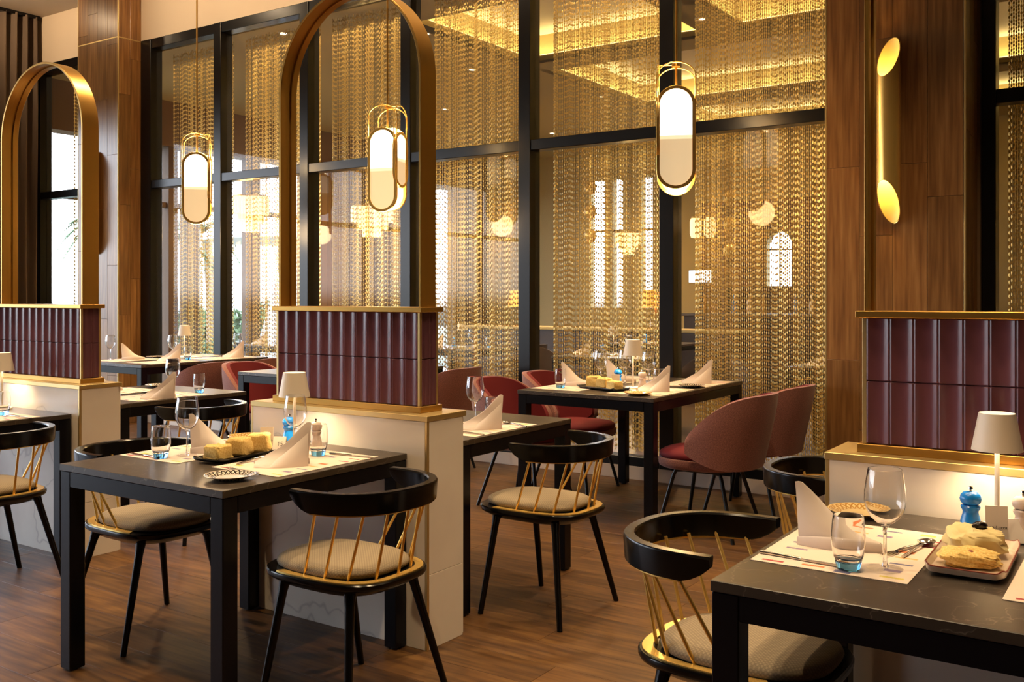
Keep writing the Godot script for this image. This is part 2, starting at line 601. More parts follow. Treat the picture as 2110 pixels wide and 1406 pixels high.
func shell() -> void:
	# floor of planks on a bed
	var bed := struct("floor", bx(16.4, 0.1, 11.3, 0.0), M.grout, Vector3(-3.4, -0.075, -1.0))
	plank_field_at(bed)
	# window wall: skirting, bays, posts, wall above
	struct("baseboard_window", bx(7.48, 0.10, 0.10, 0.003), M.skirting, Vector3(-5.5, 0.05, ZW - 0.05))
	struct("baseboard_window_left", bx(1.4, 0.10, 0.10, 0.003), M.skirting, Vector3(-10.67, 0.05, ZW - 0.05))
	struct("baseboard_window_right", bx(5.5, 0.10, 0.10, 0.003), M.skirting, Vector3(1.78, 0.05, ZW - 0.05))
	struct("wall_window", bx(16.4, 0.57, 0.20, 0.0), M.cream_wall, Vector3(-3.2, 4.415, ZW - 0.10))
	var posts := [-9.15, -7.978, -6.74, -5.492, -4.257, -3.022, -1.80]
	for i in posts.size():
		window_post(posts[i], 4.13, 0.17 if i == 0 else 0.112)
	for i in posts.size() - 1:
		window_bay(i + 1, posts[i] + (0.085 if i == 0 else 0.056), posts[i + 1] - 0.056, 4.13)
	window_post(-11.28, 4.13, 0.16)
	window_post(-10.02, 4.13, 0.09)
	window_bay(7, -11.20, -10.065, 4.13)
	window_post(-0.90, 4.13, 0.075)
	window_post(0.35, 4.13)
	window_post(1.60, 4.13)
	window_bay(8, -0.8625, 0.294, 4.13)
	window_bay(9, 0.406, 1.544, 4.13)
	struct("wall_window_right", bx(2.9, 4.13, 0.20, 0.0), M.cream_wall, Vector3(3.11, 2.065, ZW - 0.10))
	struct("wall_window_left_pier", bx(0.92, 4.13, 0.18, 0.0), M.plaster_dark, Vector3(-9.61, 2.065, ZW - 0.11))
	struct("wall_window_right_pier", bx(0.80, 4.13, 0.18, 0.0), M.plaster_dark, Vector3(-1.35, 2.065, ZW - 0.11))
	var names := ["beside the left wood column", "second from the left wood column", "seen through the middle brass arch", "right of the middle brass arch", "behind the laid window table", "beside the right wood column"]
	for i in 6:
		chain_curtain(posts[i] + 0.10, posts[i + 1] - 0.06, "gold chain curtain in the glazed bay " + names[i])
	chain_curtain(-10.95, -10.1, "gold chain curtain behind the glazing left of the left wood column")
	chain_curtain(-0.83, 1.5, "gold chain curtain behind the glazing right of the right wood column")
	wood_column("wall_column_left", -9.98, -9.24, -6.19, 5, 4.12)
	wood_column("wall_column_right", -1.765, -0.965, -6.07, 17)
	# the other walls, out of the picture; the left one is a row of tall windows that let the daylight in
	struct("ceiling", bx(16.2, 0.2, 11.5, 0.0), M.ceiling_white, Vector3(-3.4, 4.80, -1.0))
	struct("wall_right", bx(0.2, 4.7, 11.3, 0.0), M.dark_panel, Vector3(4.5, 2.35, -1.0))
	struct("wall_back", bx(16.4, 4.7, 0.2, 0.0), M.dark_panel, Vector3(-3.2, 2.35, 4.6))
	struct("wall_left", bx(0.2, 1.2, 11.0, 0.0), M.cream_wall, Vector3(-11.46, 4.10, -1.0))
	struct("wall_left_corner", bx(0.2, 3.5, 0.82, 0.0), M.cream_wall, Vector3(-11.46, 1.75, -6.16))
	for i in 7:
		var z := -5.71 + i * 1.67
		struct("trim_%d" % (40 + i), bx(0.10, 3.5, 0.08, 0.003), M.black_frame, Vector3(-11.42, 1.75, z))
	struct("trim_50", bx(0.10, 0.07, 10.1, 0.003), M.black_frame, Vector3(-11.42, 2.55, -0.65))
	drape()

func plank_field_at(bed: Node3D) -> void:
	var holder := bed
	var lo := Vector2(-8.2, -5.65)
	# keep, as single planks, those on the floor the picture looks at
	plank_field(holder, lo, Vector2(8.2, 5.65), 0.19, 1.25, func(c: Vector3) -> bool:
		var w := c + Vector3(-3.4, 0, -1.0)
		var q := -w.x * 0.5605 - w.z * 0.828
		var u := (w.x * 0.828 - w.z * 0.5605) / maxf(q, 0.1)
		return q > 2.2 and absf(u) < 0.6 and w.z > -6.4 and w.x > -7.0)
	for c in holder.get_children():
		c.position.y += 0.075

func drape() -> void:
	# a gathered linen drape on the left wall by the corner
	var t := thing("drape", Vector3(-11.2, 0, -6.06), 0.0, "grey brown linen drape hanging from the ceiling in the left corner", "curtain")
	var s := PackedVector3Array()
	var rings := []
	for k in 14:
		var y := 4.68 - k * 0.358
		var ring := PackedVector3Array()
		var n := 60
		for j in n + 1:
			var z := -0.36 + 0.72 * j / n
			ring.append(Vector3(sin(j * 0.62) * (0.055 + 0.02 * sin(k * 0.5 + j * 0.1)), y, z))
		for j in n + 1:
			var p := ring[n - j]
			ring.append(p + Vector3(-0.012, 0, 0))
		rings.append(ring)
	loft(s, rings)
	part("cloth", commit(s, 60.0), M.linen_drape, t)
	span("curtain_track", Vector3(-0.05, 4.66, -0.38), Vector3(0.05, 4.70, 0.38), M.black_frame, t, 0.003)

# ------------------------------------------------------------------ furniture
func band(key: String, hw: float, y0: float, ys: float, r0: float, r1: float, w: float, bev := 0.001) -> ArrayMesh:
	# an arch of flat strip: up one leg, over a half circle of mean radius hw, down the other; r0 and r1 are offsets of the inner and outer face
	if not C.has(key):
		var s := PackedVector3Array()
		var rings := []
		var pts := []
		for k in 9:
			pts.append([Vector2(-hw, lerpf(y0, ys, k / 8.0)), Vector2(-1, 0)])
		for k in range(1, 40):
			var t := PI - PI * k / 40.0
			pts.append([Vector2(cos(t) * hw, ys + sin(t) * hw), Vector2(cos(t), sin(t))])
		for k in 9:
			pts.append([Vector2(hw, lerpf(ys, y0, k / 8.0)), Vector2(1, 0)])
		for p in pts:
			var ring := PackedVector3Array()
			for c in [[r0, -w + bev], [r0, w - bev], [r0 + bev, w], [r1 - bev, w], [r1, w - bev], [r1, -w + bev], [r1 - bev, -w], [r0 + bev, -w]]:
				var q: Vector2 = p[0] + p[1] * c[0]
				ring.append(Vector3(q.x, q.y, c[1]))
			rings.append(ring)
		loft(s, rings)
		C[key] = commit(s, 35.0)
	return C[key]

func tile_mesh(w: float, h: float) -> ArrayMesh:
	# a glazed tile with a hollow face between two raised lips; its back at z = 0
	var key := "tile%.4f,%.4f" % [w, h]
	if not C.has(key):
		var s := PackedVector3Array()
		var front := []
		for k in 9:
			var t := k / 8.0
			var x := lerpf(-w * 0.5 + 0.004, w * 0.5 - 0.004, t)
			front.append(Vector2(x, 0.014 - 0.0095 * (1.0 - pow(2.0 * t - 1.0, 2.0))))
		var prof := [Vector2(-w * 0.5, 0.0), Vector2(-w * 0.5, 0.012)]
		prof.append_array(front)
		prof.append_array([Vector2(w * 0.5, 0.012), Vector2(w * 0.5, 0.0)])
		var rings := []
		for e in [[-h * 0.5, 0.75], [-h * 0.5 + 0.003, 1.0], [h * 0.5 - 0.003, 1.0], [h * 0.5, 0.75]]:
			var ring := PackedVector3Array()
			for p in prof:
				ring.append(Vector3(p.x, e[0], p.y * e[1]))
			rings.append(ring)
		loft(s, rings)
		C[key] = commit(s, 32.0)
	return C[key]

func partition(cx: float, label: String) -> void:
	var t := thing("tiled_partition", Vector3(cx, 0, -3.019), 0.0, label, "partition", "tiled partitions with brass arches")
	var L := 0.498
	var D := 0.1225
	# marble base: slabs over a core, brass at the corners and along the top
	span("front_slab", Vector3(-L + 0.012, 0, D - 0.02), Vector3(L - 0.012, 0.878, D), M.marble, t, 0.001)
	span("back_slab", Vector3(-L + 0.012, 0, -D), Vector3(L - 0.012, 0.878, -D + 0.02), M.marble, t, 0.001)
	for sx in [-1.0, 1.0]:
		for y in [[0.0, 0.2885], [0.2895, 0.878]]:
			span("end_slab", Vector3(sx * (L - 0.01) - 0.01, y[0], -D + 0.02), Vector3(sx * (L - 0.01) + 0.01, y[1], D - 0.012), M.marble, t, 0.001)
		span("corner_trim", Vector3(sx * (L - 0.006) - 0.006, 0, D - 0.012), Vector3(sx * (L - 0.006) + 0.006, 0.878, D + 0.001), M.brass_trim, t, 0.001)
	span("ledge", Vector3(-L - 0.002, 0.878, -D - 0.002), Vector3(L + 0.002, 0.900, D + 0.002), M.brass_trim, t, 0.0015)
	# tiled upper part
	span("foot_rail", Vector3(-0.421, 0.900, -0.0690), Vector3(0.421, 0.925, 0.0690), M.brass, t, 0.0015)
	span("tile_bed", Vector3(-0.396, 0.925, -0.046), Vector3(0.396, 1.297, 0.046), M.tile_bed, t, 0.0)
	var w := 0.792 / 12.0
	var th := 0.372 / 2.0
	for side in [1.0, -1.0]:
		for i in 12:
			for k in 2:
				part("tile", tile_mesh(w - 0.0008, th - 0.0012), M.tile, t, Vector3(-0.396 + w * (i + 0.5), 0.925 + th * (k + 0.5), 0.046 * side), Vector3(0, 0.0 if side > 0 else PI, 0))
		for i in 2:
			for k in 2:
				part("tile", tile_mesh(0.0455, th - 0.0012), M.tile, t, Vector3(0.396 * side, 0.925 + th * (k + 0.5), -0.023 + 0.046 * i), Vector3(0, PI / 2 * side, 0))
		for sz in [-1.0, 1.0]:
			span("edge_trim", Vector3(side * 0.402 - 0.006, 0.925, sz * 0.052 - 0.006), Vector3(side * 0.402 + 0.006, 1.297, sz * 0.052 + 0.006), M.brass_trim, t, 0.001)
	span("top_rail", Vector3(-0.425, 1.297, -0.0715), Vector3(0.425, 1.317, 0.0715), M.brass, t, 0.0015)
	# the arch: an outer strip and two inner ones with a channel between
	part("arch_band", band("arch_outer", 0.405, 1.317, 2.245, -0.004, 0.0, 0.0475), M.brass, t)
	for z in [-0.032, 0.032]:
		part("arch_lip", band("arch_lip", 0.405, 1.317, 2.245, -0.012, -0.004, 0.0155), M.brass, t, Vector3(0, 0, z))

func table(lo: Vector2, hi: Vector2, h: float, label: String) -> void:
	# lo and hi are (x, z) corners
	var c := (lo + hi) * 0.5
	var d := hi - lo
	var t := thing("dining_table", Vector3(c.x, 0, c.y), 0.0, label, "table", "black framed stone top tables")
	var X := d.x * 0.5
	var Z := d.y * 0.5
	span("table_top", Vector3(-X, h - 0.024, -Z), Vector3(X, h, Z), M.table_stone, t, 0.0015)
	for sx in [-1.0, 1.0]:
		for sz in [-1.0, 1.0]:
			var p := Vector3(sx * (X - 0.0325), 0, sz * (Z - 0.0325))
			span("leg", p + Vector3(-0.0305, 0.006, -0.0305), p + Vector3(0.0305, h - 0.024, 0.0305), M.table_frame, t, 0.003)
			part("foot_pad", lathe("pad", [Vector2(0, 0), Vector2(0.018, 0), Vector2(0.018, 0.006), Vector2(0, 0.006)], 14), M.black_metal, t, p)
		span("apron", Vector3(sx * (X - 0.0185) - 0.0165, h - 0.080, -Z + 0.063), Vector3(sx * (X - 0.0185) + 0.0165, h - 0.024, Z - 0.063), M.table_frame, t, 0.002)
		span("apron", Vector3(-X + 0.063, h - 0.080, sx * (Z - 0.0185) - 0.0165), Vector3(X - 0.063, h - 0.024, sx * (Z - 0.0185) + 0.0165), M.table_frame, t, 0.002)

func spindle_chair(at: Vector2, turn: float, label: String) -> void:
	# the sitter looks along -x at turn 0
	var t := thing("spindle_chair", Vector3(at.x, 0, at.y), turn, label, "chair", "black spindle back chairs")
	if not C.has("seat_shell"):
		var s := PackedVector3Array()
		var rings := []
		for l in [[0.400, 0.75], [0.404, 0.82], [0.428, 0.985], [0.436, 1.0], [0.446, 1.0], [0.450, 0.985]]:
			var ring := PackedVector3Array()
			for j in 56:
				var p := sup(TAU * j / 56.0, 0.258 * l[1], 0.212 * l[1], 3.2)
				ring.append(Vector3(p.x - 0.034, l[0], p.y * (1.0 - 0.10 * p.x)))
			rings.append(ring)
		loft(s, rings)
		C["seat_shell"] = commit(s, 42.0)
		s = PackedVector3Array()
		rings = []
		for l in [[0.449, 0.93], [0.456, 0.985], [0.465, 1.0], [0.475, 0.98], [0.484, 0.91], [0.490, 0.74], [0.493, 0.45], [0.494, 0.12]]:
			var ring := PackedVector3Array()
			for j in 48:
				var p := sup(TAU * j / 48.0, 0.222 * l[1], 0.178 * l[1], 2.9)
				ring.append(Vector3(p.x - 0.052, l[0], p.y))
			rings.append(ring)
		loft(s, rings)
		C["seat_cushion"] = commit(s, 60.0)
		# brass strip on the rim under the spindles
		s = PackedVector3Array()
		rings = []
		for j in 41:
			var a := deg_to_rad(lerpf(-112.0, 112.0, j / 40.0))
			var p := sup(a, 0.248, 0.202, 3.2)
			var q := sup(a, 0.222, 0.176, 3.2)
			var po := Vector3(p.x - 0.034, 0, p.y * (1.0 - 0.10 * p.x))
			var qo := Vector3(q.x - 0.034, 0, q.y * (1.0 - 0.10 * q.x))
			rings.append(PackedVector3Array([qo + Vector3(0, 0.449, 0), po + Vector3(0, 0.449, 0), po + Vector3(0, 0.4535, 0), qo + Vector3(0, 0.4535, 0)]))
		loft(s, rings)
		C["seat_strip"] = commit(s, 35.0)
		# curved top rail
		s = PackedVector3Array()
		rings = []
		for j in 49:
			var a := deg_to_rad(lerpf(-98.0, 98.0, j / 48.0))
			var e := sup(a, 0.252, 0.240, 2.35)
			var e1 := sup(a + 0.02, 0.252, 0.240, 2.35)
			var e0 := sup(a - 0.02, 0.252, 0.240, 2.35)
			var tan_ := (e1 - e0).normalized()
			var nor := Vector2(tan_.y, -tan_.x)
			var end := minf(j, 48 - j) / 2.0
			var lift := 0.042 * pow(maxf(0.0, 1.0 - end * 0.7), 1.4)
			var ring := PackedVector3Array()
			for c in [[-0.012, 0.680], [-0.009, 0.676], [0.010, 0.676], [0.013, 0.680], [0.017, 0.739], [0.013, 0.745], [-0.012, 0.745], [-0.016, 0.740]]:
				var y: float = c[1] + (lift if c[1] < 0.7 else 0.0)
				ring.append(Vector3(e.x + nor.x * c[0] + 0.004, y, e.y + nor.y * c[0]))
			rings.append(ring)
		loft(s, rings)
		C["top_rail"] = commit(s, 38.0)
		s = PackedVector3Array()
		rings = []
		for j in 41:
			var a := deg_to_rad(lerpf(-84.0, 84.0, j / 40.0))
			var e := sup(a, 0.252, 0.240, 2.35)
			var nor := Vector2(cos(a), sin(a))
			var ring := PackedVector3Array()
			for c in [[-0.008, 0.672], [0.009, 0.672], [0.009, 0.6775], [-0.008, 0.6775]]:
				ring.append(Vector3(e.x + nor.x * c[0], c[1], e.y + nor.y * c[0]))
			rings.append(ring)
		loft(s, rings)
		C["rail_strip"] = commit(s, 35.0)
	part("seat", C.seat_shell, M.lacquer, t)
	part("cushion", C.seat_cushion, M.seat_fabric, t)
	part("seat_strip", C.seat_strip, M.brass_rod, t)
	part("top_rail", C.top_rail, M.lacquer, t)
	part("rail_strip", C.rail_strip, M.brass_rod, t)
	for p in [[-0.062, 0.170, 0.052, 0.233], [0.026, 0.168, 0.130, 0.210], [0.110, 0.148, 0.187, 0.152], [0.172, 0.085, 0.224, 0.080], [0.192, 0.0, 0.240, 0.0]]:
		for sz in ([1.0, -1.0] if p[1] > 0.0 else [1.0]):
			part("spindle", tube([Vector3(p[0], 0.447, p[1] * sz), Vector3(p[2], 0.690, p[3] * sz)], 0.0052, -1.0, 10), M.brass_rod, t)
	for p in [[-0.175, 0.150, -0.197, 0.243], [0.120, 0.150, 0.200, 0.243]]:
		for sz in [1.0, -1.0]:
			part("leg", tube([Vector3(p[0], 0.412, p[1] * sz), Vector3(lerpf(p[0], p[2], 0.10), 0.372, lerpf(p[1], p[3], 0.10) * sz), Vector3(p[2], 0.0, p[3] * sz)], 0.020, 0.0115, 14), M.lacquer, t)

func tub_chair(at: Vector2, turn: float, label: String) -> void:
	# upholstered tub chair; the sitter looks along -x at turn 0
	var t := thing("tub_chair", Vector3(at.x, 0, at.y), turn, label, "chair", "rose velvet tub chairs")
	if not C.has("tub_back"):
		for inner in [false, true]:
			var s := PackedVector3Array()
			var rings := []
			var n := 44
			for j in n + 1:
				var f := lerpf(-1.0, 1.0, float(j) / n)
				var a := deg_to_rad(f * 98.0)
				var top := 0.815 - 0.25 * pow(absf(f), 3.4)
				var low := 0.395 + 0.09 * pow(absf(f), 5.0)
				var ring := PackedVector3Array()
				var k := 7
				var o0 := -0.012 if inner else 0.030
				var o1 := -0.038 if inner else -0.012
				if inner:
					top -= 0.004
					low += 0.02
				for i in k:
					var y := lerpf(low, top, float(i) / (k - 1))
					var lean := 0.10 * pow((y - 0.395) / 0.42, 1.0)
					var r := 1.0 + o0 / 0.25 * (1.0 - 0.35 * pow(float(i) / (k - 1), 6.0))
					var p := sup(a, 0.245, 0.265, 2.3) * r
					ring.append(Vector3(p.x + 0.02 + lean * maxf(0.0, cos(a)), y, p.y * (1.0 + 0.10 * (y - 0.4))))
				for i in k:
					var g := float(k - 1 - i) / (k - 1)
					var y := lerpf(low, top, g)
					var lean := 0.10 * pow((y - 0.395) / 0.42, 1.0)
					var r := 1.0 + o1 / 0.25
					var p := sup(a, 0.245, 0.265, 2.3) * r
					ring.append(Vector3(p.x + 0.02 + lean * maxf(0.0, cos(a)), y, p.y * (1.0 + 0.10 * (y - 0.4))))
				rings.append(ring)
			loft(s, rings)
			C["tub_inner" if inner else "tub_back"] = commit(s, 55.0)
		var s2 := PackedVector3Array()
		var rr := []
		for l in [[0.375, 0.90], [0.385, 0.98], [0.400, 1.0], [0.425, 1.0], [0.432, 0.98]]:
			var ring := PackedVector3Array()
			for j in 48:
				var p := sup(TAU * j / 48.0, 0.250 * l[1], 0.235 * l[1], 2.8)
				ring.append(Vector3(p.x - 0.035, l[0], p.y))
			rr.append(ring)
		loft(s2, rr)
		C["tub_base"] = commit(s2, 50.0)
		s2 = PackedVector3Array()
		rr = []
		for l in [[0.430, 0.96], [0.445, 1.0], [0.462, 0.985], [0.476, 0.90], [0.484, 0.70], [0.488, 0.40], [0.489, 0.10]]:
			var ring := PackedVector3Array()
			for j in 48:
				var p := sup(TAU * j / 48.0, 0.246 * l[1], 0.222 * l[1], 2.8)
				ring.append(Vector3(p.x - 0.036, l[0], p.y))
			rr.append(ring)
		loft(s2, rr)
		C["tub_cushion"] = commit(s2, 60.0)
	part("seat_base", C.tub_base, M.velvet_rose, t)
	part("cushion", C.tub_cushion, M.velvet_wine, t)
	part("backrest", C.tub_back, M.velvet_rose, t)
	part("inner_padding", C.tub_inner, M.velvet_wine, t)
	for p in [[-0.16, 0.15, -0.235, 0.225], [0.13, 0.15, 0.225, 0.225]]:
		for sz in [1.0, -1.0]:
			part("leg", tube([Vector3(p[0] * 0.5, 0.372, p[1] * sz), Vector3(p[0] * 0.92, 0.362, p[1] * sz), Vector3(p[0], 0.335, lerpf(p[1], p[3], 0.08) * sz), Vector3(p[2], 0.0, p[3] * sz)], 0.0125, 0.011, 10), M.black_metal, t)
	for sz in [1.0, -1.0]:
		part("seat_rail", tube([Vector3(-0.14, 0.372, 0.15 * sz), Vector3(0.13, 0.372, 0.15 * sz)], 0.011, -1.0, 8), M.black_metal, t)

func capsule(what: String, W: float, H: float) -> ArrayMesh:
	var key := "capsule_%s_%.3f" % [what, H]
	if C.has(key):
		return C[key]
	if what == "ring":
		var s := PackedVector3Array()
		var rings := []
		var pts := []
		for k in 25:
			var a := PI * k / 24.0
			pts.append([Vector2(cos(a) * W, H + sin(a) * W), Vector2(cos(a), sin(a))])
		for k in 25:
			var a := PI + PI * k / 24.0
			pts.append([Vector2(cos(a) * W, -H + sin(a) * W), Vector2(cos(a), sin(a))])
		for p in pts + [pts[0]]:
			var ring := PackedVector3Array()
			for c in [[-0.010, -0.012], [0.009, -0.012], [0.011, -0.010], [0.011, 0.010], [0.009, 0.012], [-0.010, 0.012]]:
				var q: Vector2 = p[0] + p[1] * c[0]
				ring.append(Vector3(q.x, q.y, c[1]))
			rings.append(ring)
		loft(s, rings, false)
		C[key] = commit(s, 35.0)
		return C[key]
	if what == "mid":
		return prism(key, PackedVector2Array([Vector2(-W, -0.012), Vector2(W, -0.012), Vector2(W, 0.012), Vector2(-W, 0.012)]), 0.012)
	var up := 1.0 if what == "up" else -1.0
	var o := PackedVector2Array()
	o.append(Vector2(-W * up, 0.012 * up))
	for k in 25:
		var a := PI - PI * k / 24.0
		o.append(Vector2(cos(a) * W * up, (H + sin(a) * W) * up))
	o.append(Vector2(W * up, 0.012 * up))
	return prism(key, o, 0.012)

func pendant(at: Vector3, turn: float, label: String) -> void:
	# at: centre of the lantern; three capsule panels round a rod
	var t := thing("pendant_lamp", at, turn, label, "pendant lamp", "brass lantern pendants with capsule panels")
	var W := 0.112
	var H := 0.205
	# two tall panels back to back, one hung a little lower, and a shorter one across their side
	for p in [[0.0, Vector3(0, 0, 0.088), 1.0], [PI, Vector3(0, -0.025, -0.088), 1.0], [-PI / 2, Vector3(-0.112, 0.055, 0), 0.74]]:
		var f := Node3D.new()
		f.name = "panel"
		t.add_child(f, true)
		f.position = p[1]
		f.rotation.y = p[0]
		for q in [["panel_frame", "ring", M.brass_rod], ["lit_diffuser", "up", M.pendant_bright], ["middle_diffuser", "mid", M.pendant_mid], ["soft_diffuser", "down", M.pendant_soft]]:
			part(q[0], capsule(q[1], W, H * (0.46 if p[2] < 1.0 else 1.0)), q[2], f)
		var top: float = H * (0.46 if p[2] < 1.0 else 1.0)
		var y: float = H + 0.273 - p[1].y
		var hoop := [Vector3(-0.122, top - 0.02, 0)]
		for j in 13:
			var b := PI - PI * j / 12.0
			hoop.append(Vector3(cos(b) * 0.122, y - 0.090 + sin(b) * 0.090, 0))
		hoop.append(Vector3(0.122, top - 0.02, 0))
		part("hanger_hoop", tube(hoop, 0.0045, -1.0, 8), M.brass_rod, f)
		part("hanger_arm", tube([Vector3(0, y, 0), Vector3(0, y, -0.09)], 0.004, -1.0, 8), M.brass_rod, f)
	part("hub", lathe("hub", [Vector2(0, -0.012), Vector2(0.028, -0.012), Vector2(0.028, 0.004), Vector2(0.014, 0.016), Vector2(0, 0.016)], 20), M.brass, t, Vector3(0, H + 0.273, 0))
	part("rod", tube([Vector3(0, 0.30, 0), Vector3(0, 4.68 - at.y, 0)], 0.0075, -1.0, 12), M.brass, t)
	part("canopy", lathe("canopy", [Vector2(0, -0.03), Vector2(0.055, -0.03), Vector2(0.06, 0.0), Vector2(0, 0.0)], 24), M.brass, t, Vector3(0, 4.70 - at.y, 0))
	omni(at + Vector3(0, -0.36, 0), Color(1.0, 0.83, 0.58), 0.55, 0.10)
	omni(at + Vector3(0, 0.30, 0.0), Color(1.0, 0.83, 0.58), 0.35, 0.05)

func sconce(at: Vector3, label: String) -> void:
	# a brass tube cut slantwise at both ends, lit from inside; at: its middle on the wall face
	var t := thing("wall_sconce", at, 0.0, label, "wall lamp", "brass tube wall sconces")
	var R := 0.066
	if not C.has("sconce_tube"):
		var s := PackedVector3Array()
		var rings := []
		for j in 41:
			var a := TAU * j / 40.0
			var d := Vector3(cos(a), 0, sin(a))
			var half := 0.555 - 0.125 * (1.0 + cos(a - 1.85))
			var ring := PackedVector3Array()
			for c in [[R, -1.0], [R, 1.0], [R - 0.003, 1.0], [R - 0.003, -1.0]]:
				ring.append(d * c[0] + Vector3(0, half * c[1], 0))
			rings.append(ring)
		loft(s, rings, false)
		C["sconce_tube"] = commit(s, 40.0)
		for up in [1.0, -1.0]:
			var q := PackedVector3Array()
			var rr := []
			for j in 41:
				var a := TAU * j / 40.0
				var d := Vector3(cos(a), 0, sin(a)) * (R - 0.0045)
				var half := 0.555 - 0.125 * (1.0 + cos(a - 1.85))
				rr.append([d + Vector3(0, 0.16 * up, 0), d + Vector3(0, (half - 0.004) * up, 0)])
			for j in 40:
				quad(q, rr[j][0], rr[j + 1][0], rr[j + 1][1], rr[j][1])
				tri(q, rr[j][0], rr[j + 1][0], Vector3(0, 0.16 * up, 0))
			C["sconce_glow_%d" % int(up)] = commit(q, 40.0, false)
	var z := 0.075
	part("tube_body", C.sconce_tube, M.brass_rod, t, Vector3(0, 0, z))
	for up in [1, -1]:
		part("lining", C["sconce_glow_%d" % up], M.sconce_lining, t, Vector3(0, 0, z))
		part("lamp_bulb", lathe("sconce_bulb", [Vector2(0, -0.018), Vector2(0.012, -0.012), Vector2(0.017, 0), Vector2(0.012, 0.012), Vector2(0, 0.018)], 16, 60.0), M.sconce_bulb_light, t, Vector3(0, 0.215 * up, z))
		omni(at + Vector3(0, 0.215 * up, z), Color(1.0, 0.84, 0.50), 0.26, 0.015)
	part("wall_bracket", bx(0.05, 0.30, 0.012, 0.002), M.brass, t, Vector3(0, 0, 0.006))

# ------------------------------------------------------------------ tableware
func dash(im: Image, x: int, y: int, w: int, h: int, c: Color) -> void:
	for j in range(y, y + h):
		for i in range(x, x + w):
			var e := mini(mini(i - x, x + w - 1 - i), mini(j - y, y + h - 1 - j))
			if e > 0 or rng.randf() < 0.5:
				if i >= 0 and j >= 0 and i < im.get_width() and j < im.get_height():
					im.set_pixel(i, j, im.get_pixel(i, j).lerp(c, 0.85))

func paint_prints() -> void:
	# paper placemat with painted dashes and dots in its margins
	var im := Image.create(240, 348, false, Image.FORMAT_RGB8)
	for y in 348:
		for x in 240:
			var k := 0.985 + 0.015 * rng.randf()
			im.set_pixel(x, y, Color(0.90 * k, 0.82 * k, 0.75 * k))
	var cols := [Color(0.62, 0.14, 0.16), Color(0.80, 0.38, 0.16), Color(0.36, 0.36, 0.52), Color(0.82, 0.74, 0.30), Color(0.70, 0.12, 0.26), Color(0.84, 0.64, 0.34), Color(0.50, 0.42, 0.56)]
	var k := 0
	for y in range(14, 330, 44):
		for x in [14, 70, 128, 186]:
			if x in [70, 128] and y > 60 and y < 280:
				k += 1
				continue
			dash(im, x + (k * 7) % 13, y + (k * 5) % 11, 36 if k % 3 else 26, 9 if k % 3 else 15, cols[k % 7])
			k += 1
	var m := mat("placemat_paper", Color.WHITE, 0.7)
	m.albedo_texture = ImageTexture.create_from_image(im)
	m.texture_repeat = false
	# plate with a latticed rim
	for v in 2:
		var p := Image.create(256, 256, false, Image.FORMAT_RGB8)
		var ground: Color = [Color(0.86, 0.80, 0.74), Color(0.86, 0.74, 0.50)][v]
		var line: Color = [Color(0.12, 0.11, 0.12), Color(0.66, 0.48, 0.22)][v]
		for y in 256:
			for x in 256:
				var d := Vector2(x - 127.5, y - 127.5) / 127.5
				var r := d.length()
				var a := d.angle()
				var c := ground
				if r > 0.60 and r < 0.93:
					var s := (r - 0.60) / 0.33
					var u := absf(fposmod(a / TAU * 26.0 + s * 1.0, 1.0) - 0.5)
					var w := absf(fposmod(a / TAU * 26.0 - s * 1.0, 1.0) - 0.5)
					if u < 0.16 or w < 0.16:
						c = line
				elif r >= 0.575 and r < 0.60 or r >= 0.93 and r < 0.95:
					c = line
				p.set_pixel(x, y, c)
		var pm := mat(["lattice_black", "lattice_gold"][v], Color.WHITE, 0.12)
		pm.albedo_texture = ImageTexture.create_from_image(p)
		pm.texture_repeat = false

func placemat(c: Vector2, h: float, label: String) -> void:
	if not C.has("placemat"):
		var s := PackedVector3Array()
		box_soup(s, Vector3(0, 0.0008, 0), Vector3(0.345, 0.0016, 0.50), 0.0003)
		C["placemat"] = commit(s, 5.0, true, "xz", Vector2(0.345, 0.50))
	var o := part("placemat", C.placemat, M.placemat_paper, self, Vector3(c.x, h + 0.0003, c.y))
	tag(o, label, "placemat", "paper placemats with painted dashes")

func wine_glass(c: Vector2, h: float, label: String) -> void:
	var t := thing("wine_glass", Vector3(c.x, h + 0.002, c.y), 0.0, label, "wine glass", "stemmed wine glasses")
	part("bowl", lathe("wine_bowl", [Vector2(0.0, 0.099), Vector2(0.018, 0.103), Vector2(0.031, 0.115), Vector2(0.0405, 0.132), Vector2(0.0445, 0.150), Vector2(0.0440, 0.172), Vector2(0.0405, 0.198), Vector2(0.0367, 0.222), Vector2(0.0360, 0.2228), Vector2(0.0355, 0.222), Vector2(0.0393, 0.198), Vector2(0.0428, 0.172), Vector2(0.0433, 0.150), Vector2(0.0393, 0.1325), Vector2(0.0300, 0.1162), Vector2(0.017, 0.1045), Vector2(0.0, 0.1012)], 40, 60.0, "", Vector2.ONE, true), M.solid_glass, t)
	part("stem", lathe("wine_stem", [Vector2(0.0, 0.003), Vector2(0.008, 0.004), Vector2(0.0070, 0.008), Vector2(0.0050, 0.013), Vector2(0.0038, 0.030), Vector2(0.0036, 0.075), Vector2(0.0050, 0.092), Vector2(0.011, 0.0985), Vector2(0.0, 0.1)], 32, 50.0, "", Vector2.ONE, true), M.solid_glass, t)
	part("foot", lathe("wine_foot", [Vector2(0.0380, 0.0), Vector2(0.0386, 0.0012), Vector2(0.030, 0.0028), Vector2(0.014, 0.0048), Vector2(0.0075, 0.0075)], 36, 60.0), M.clear_glass, t)

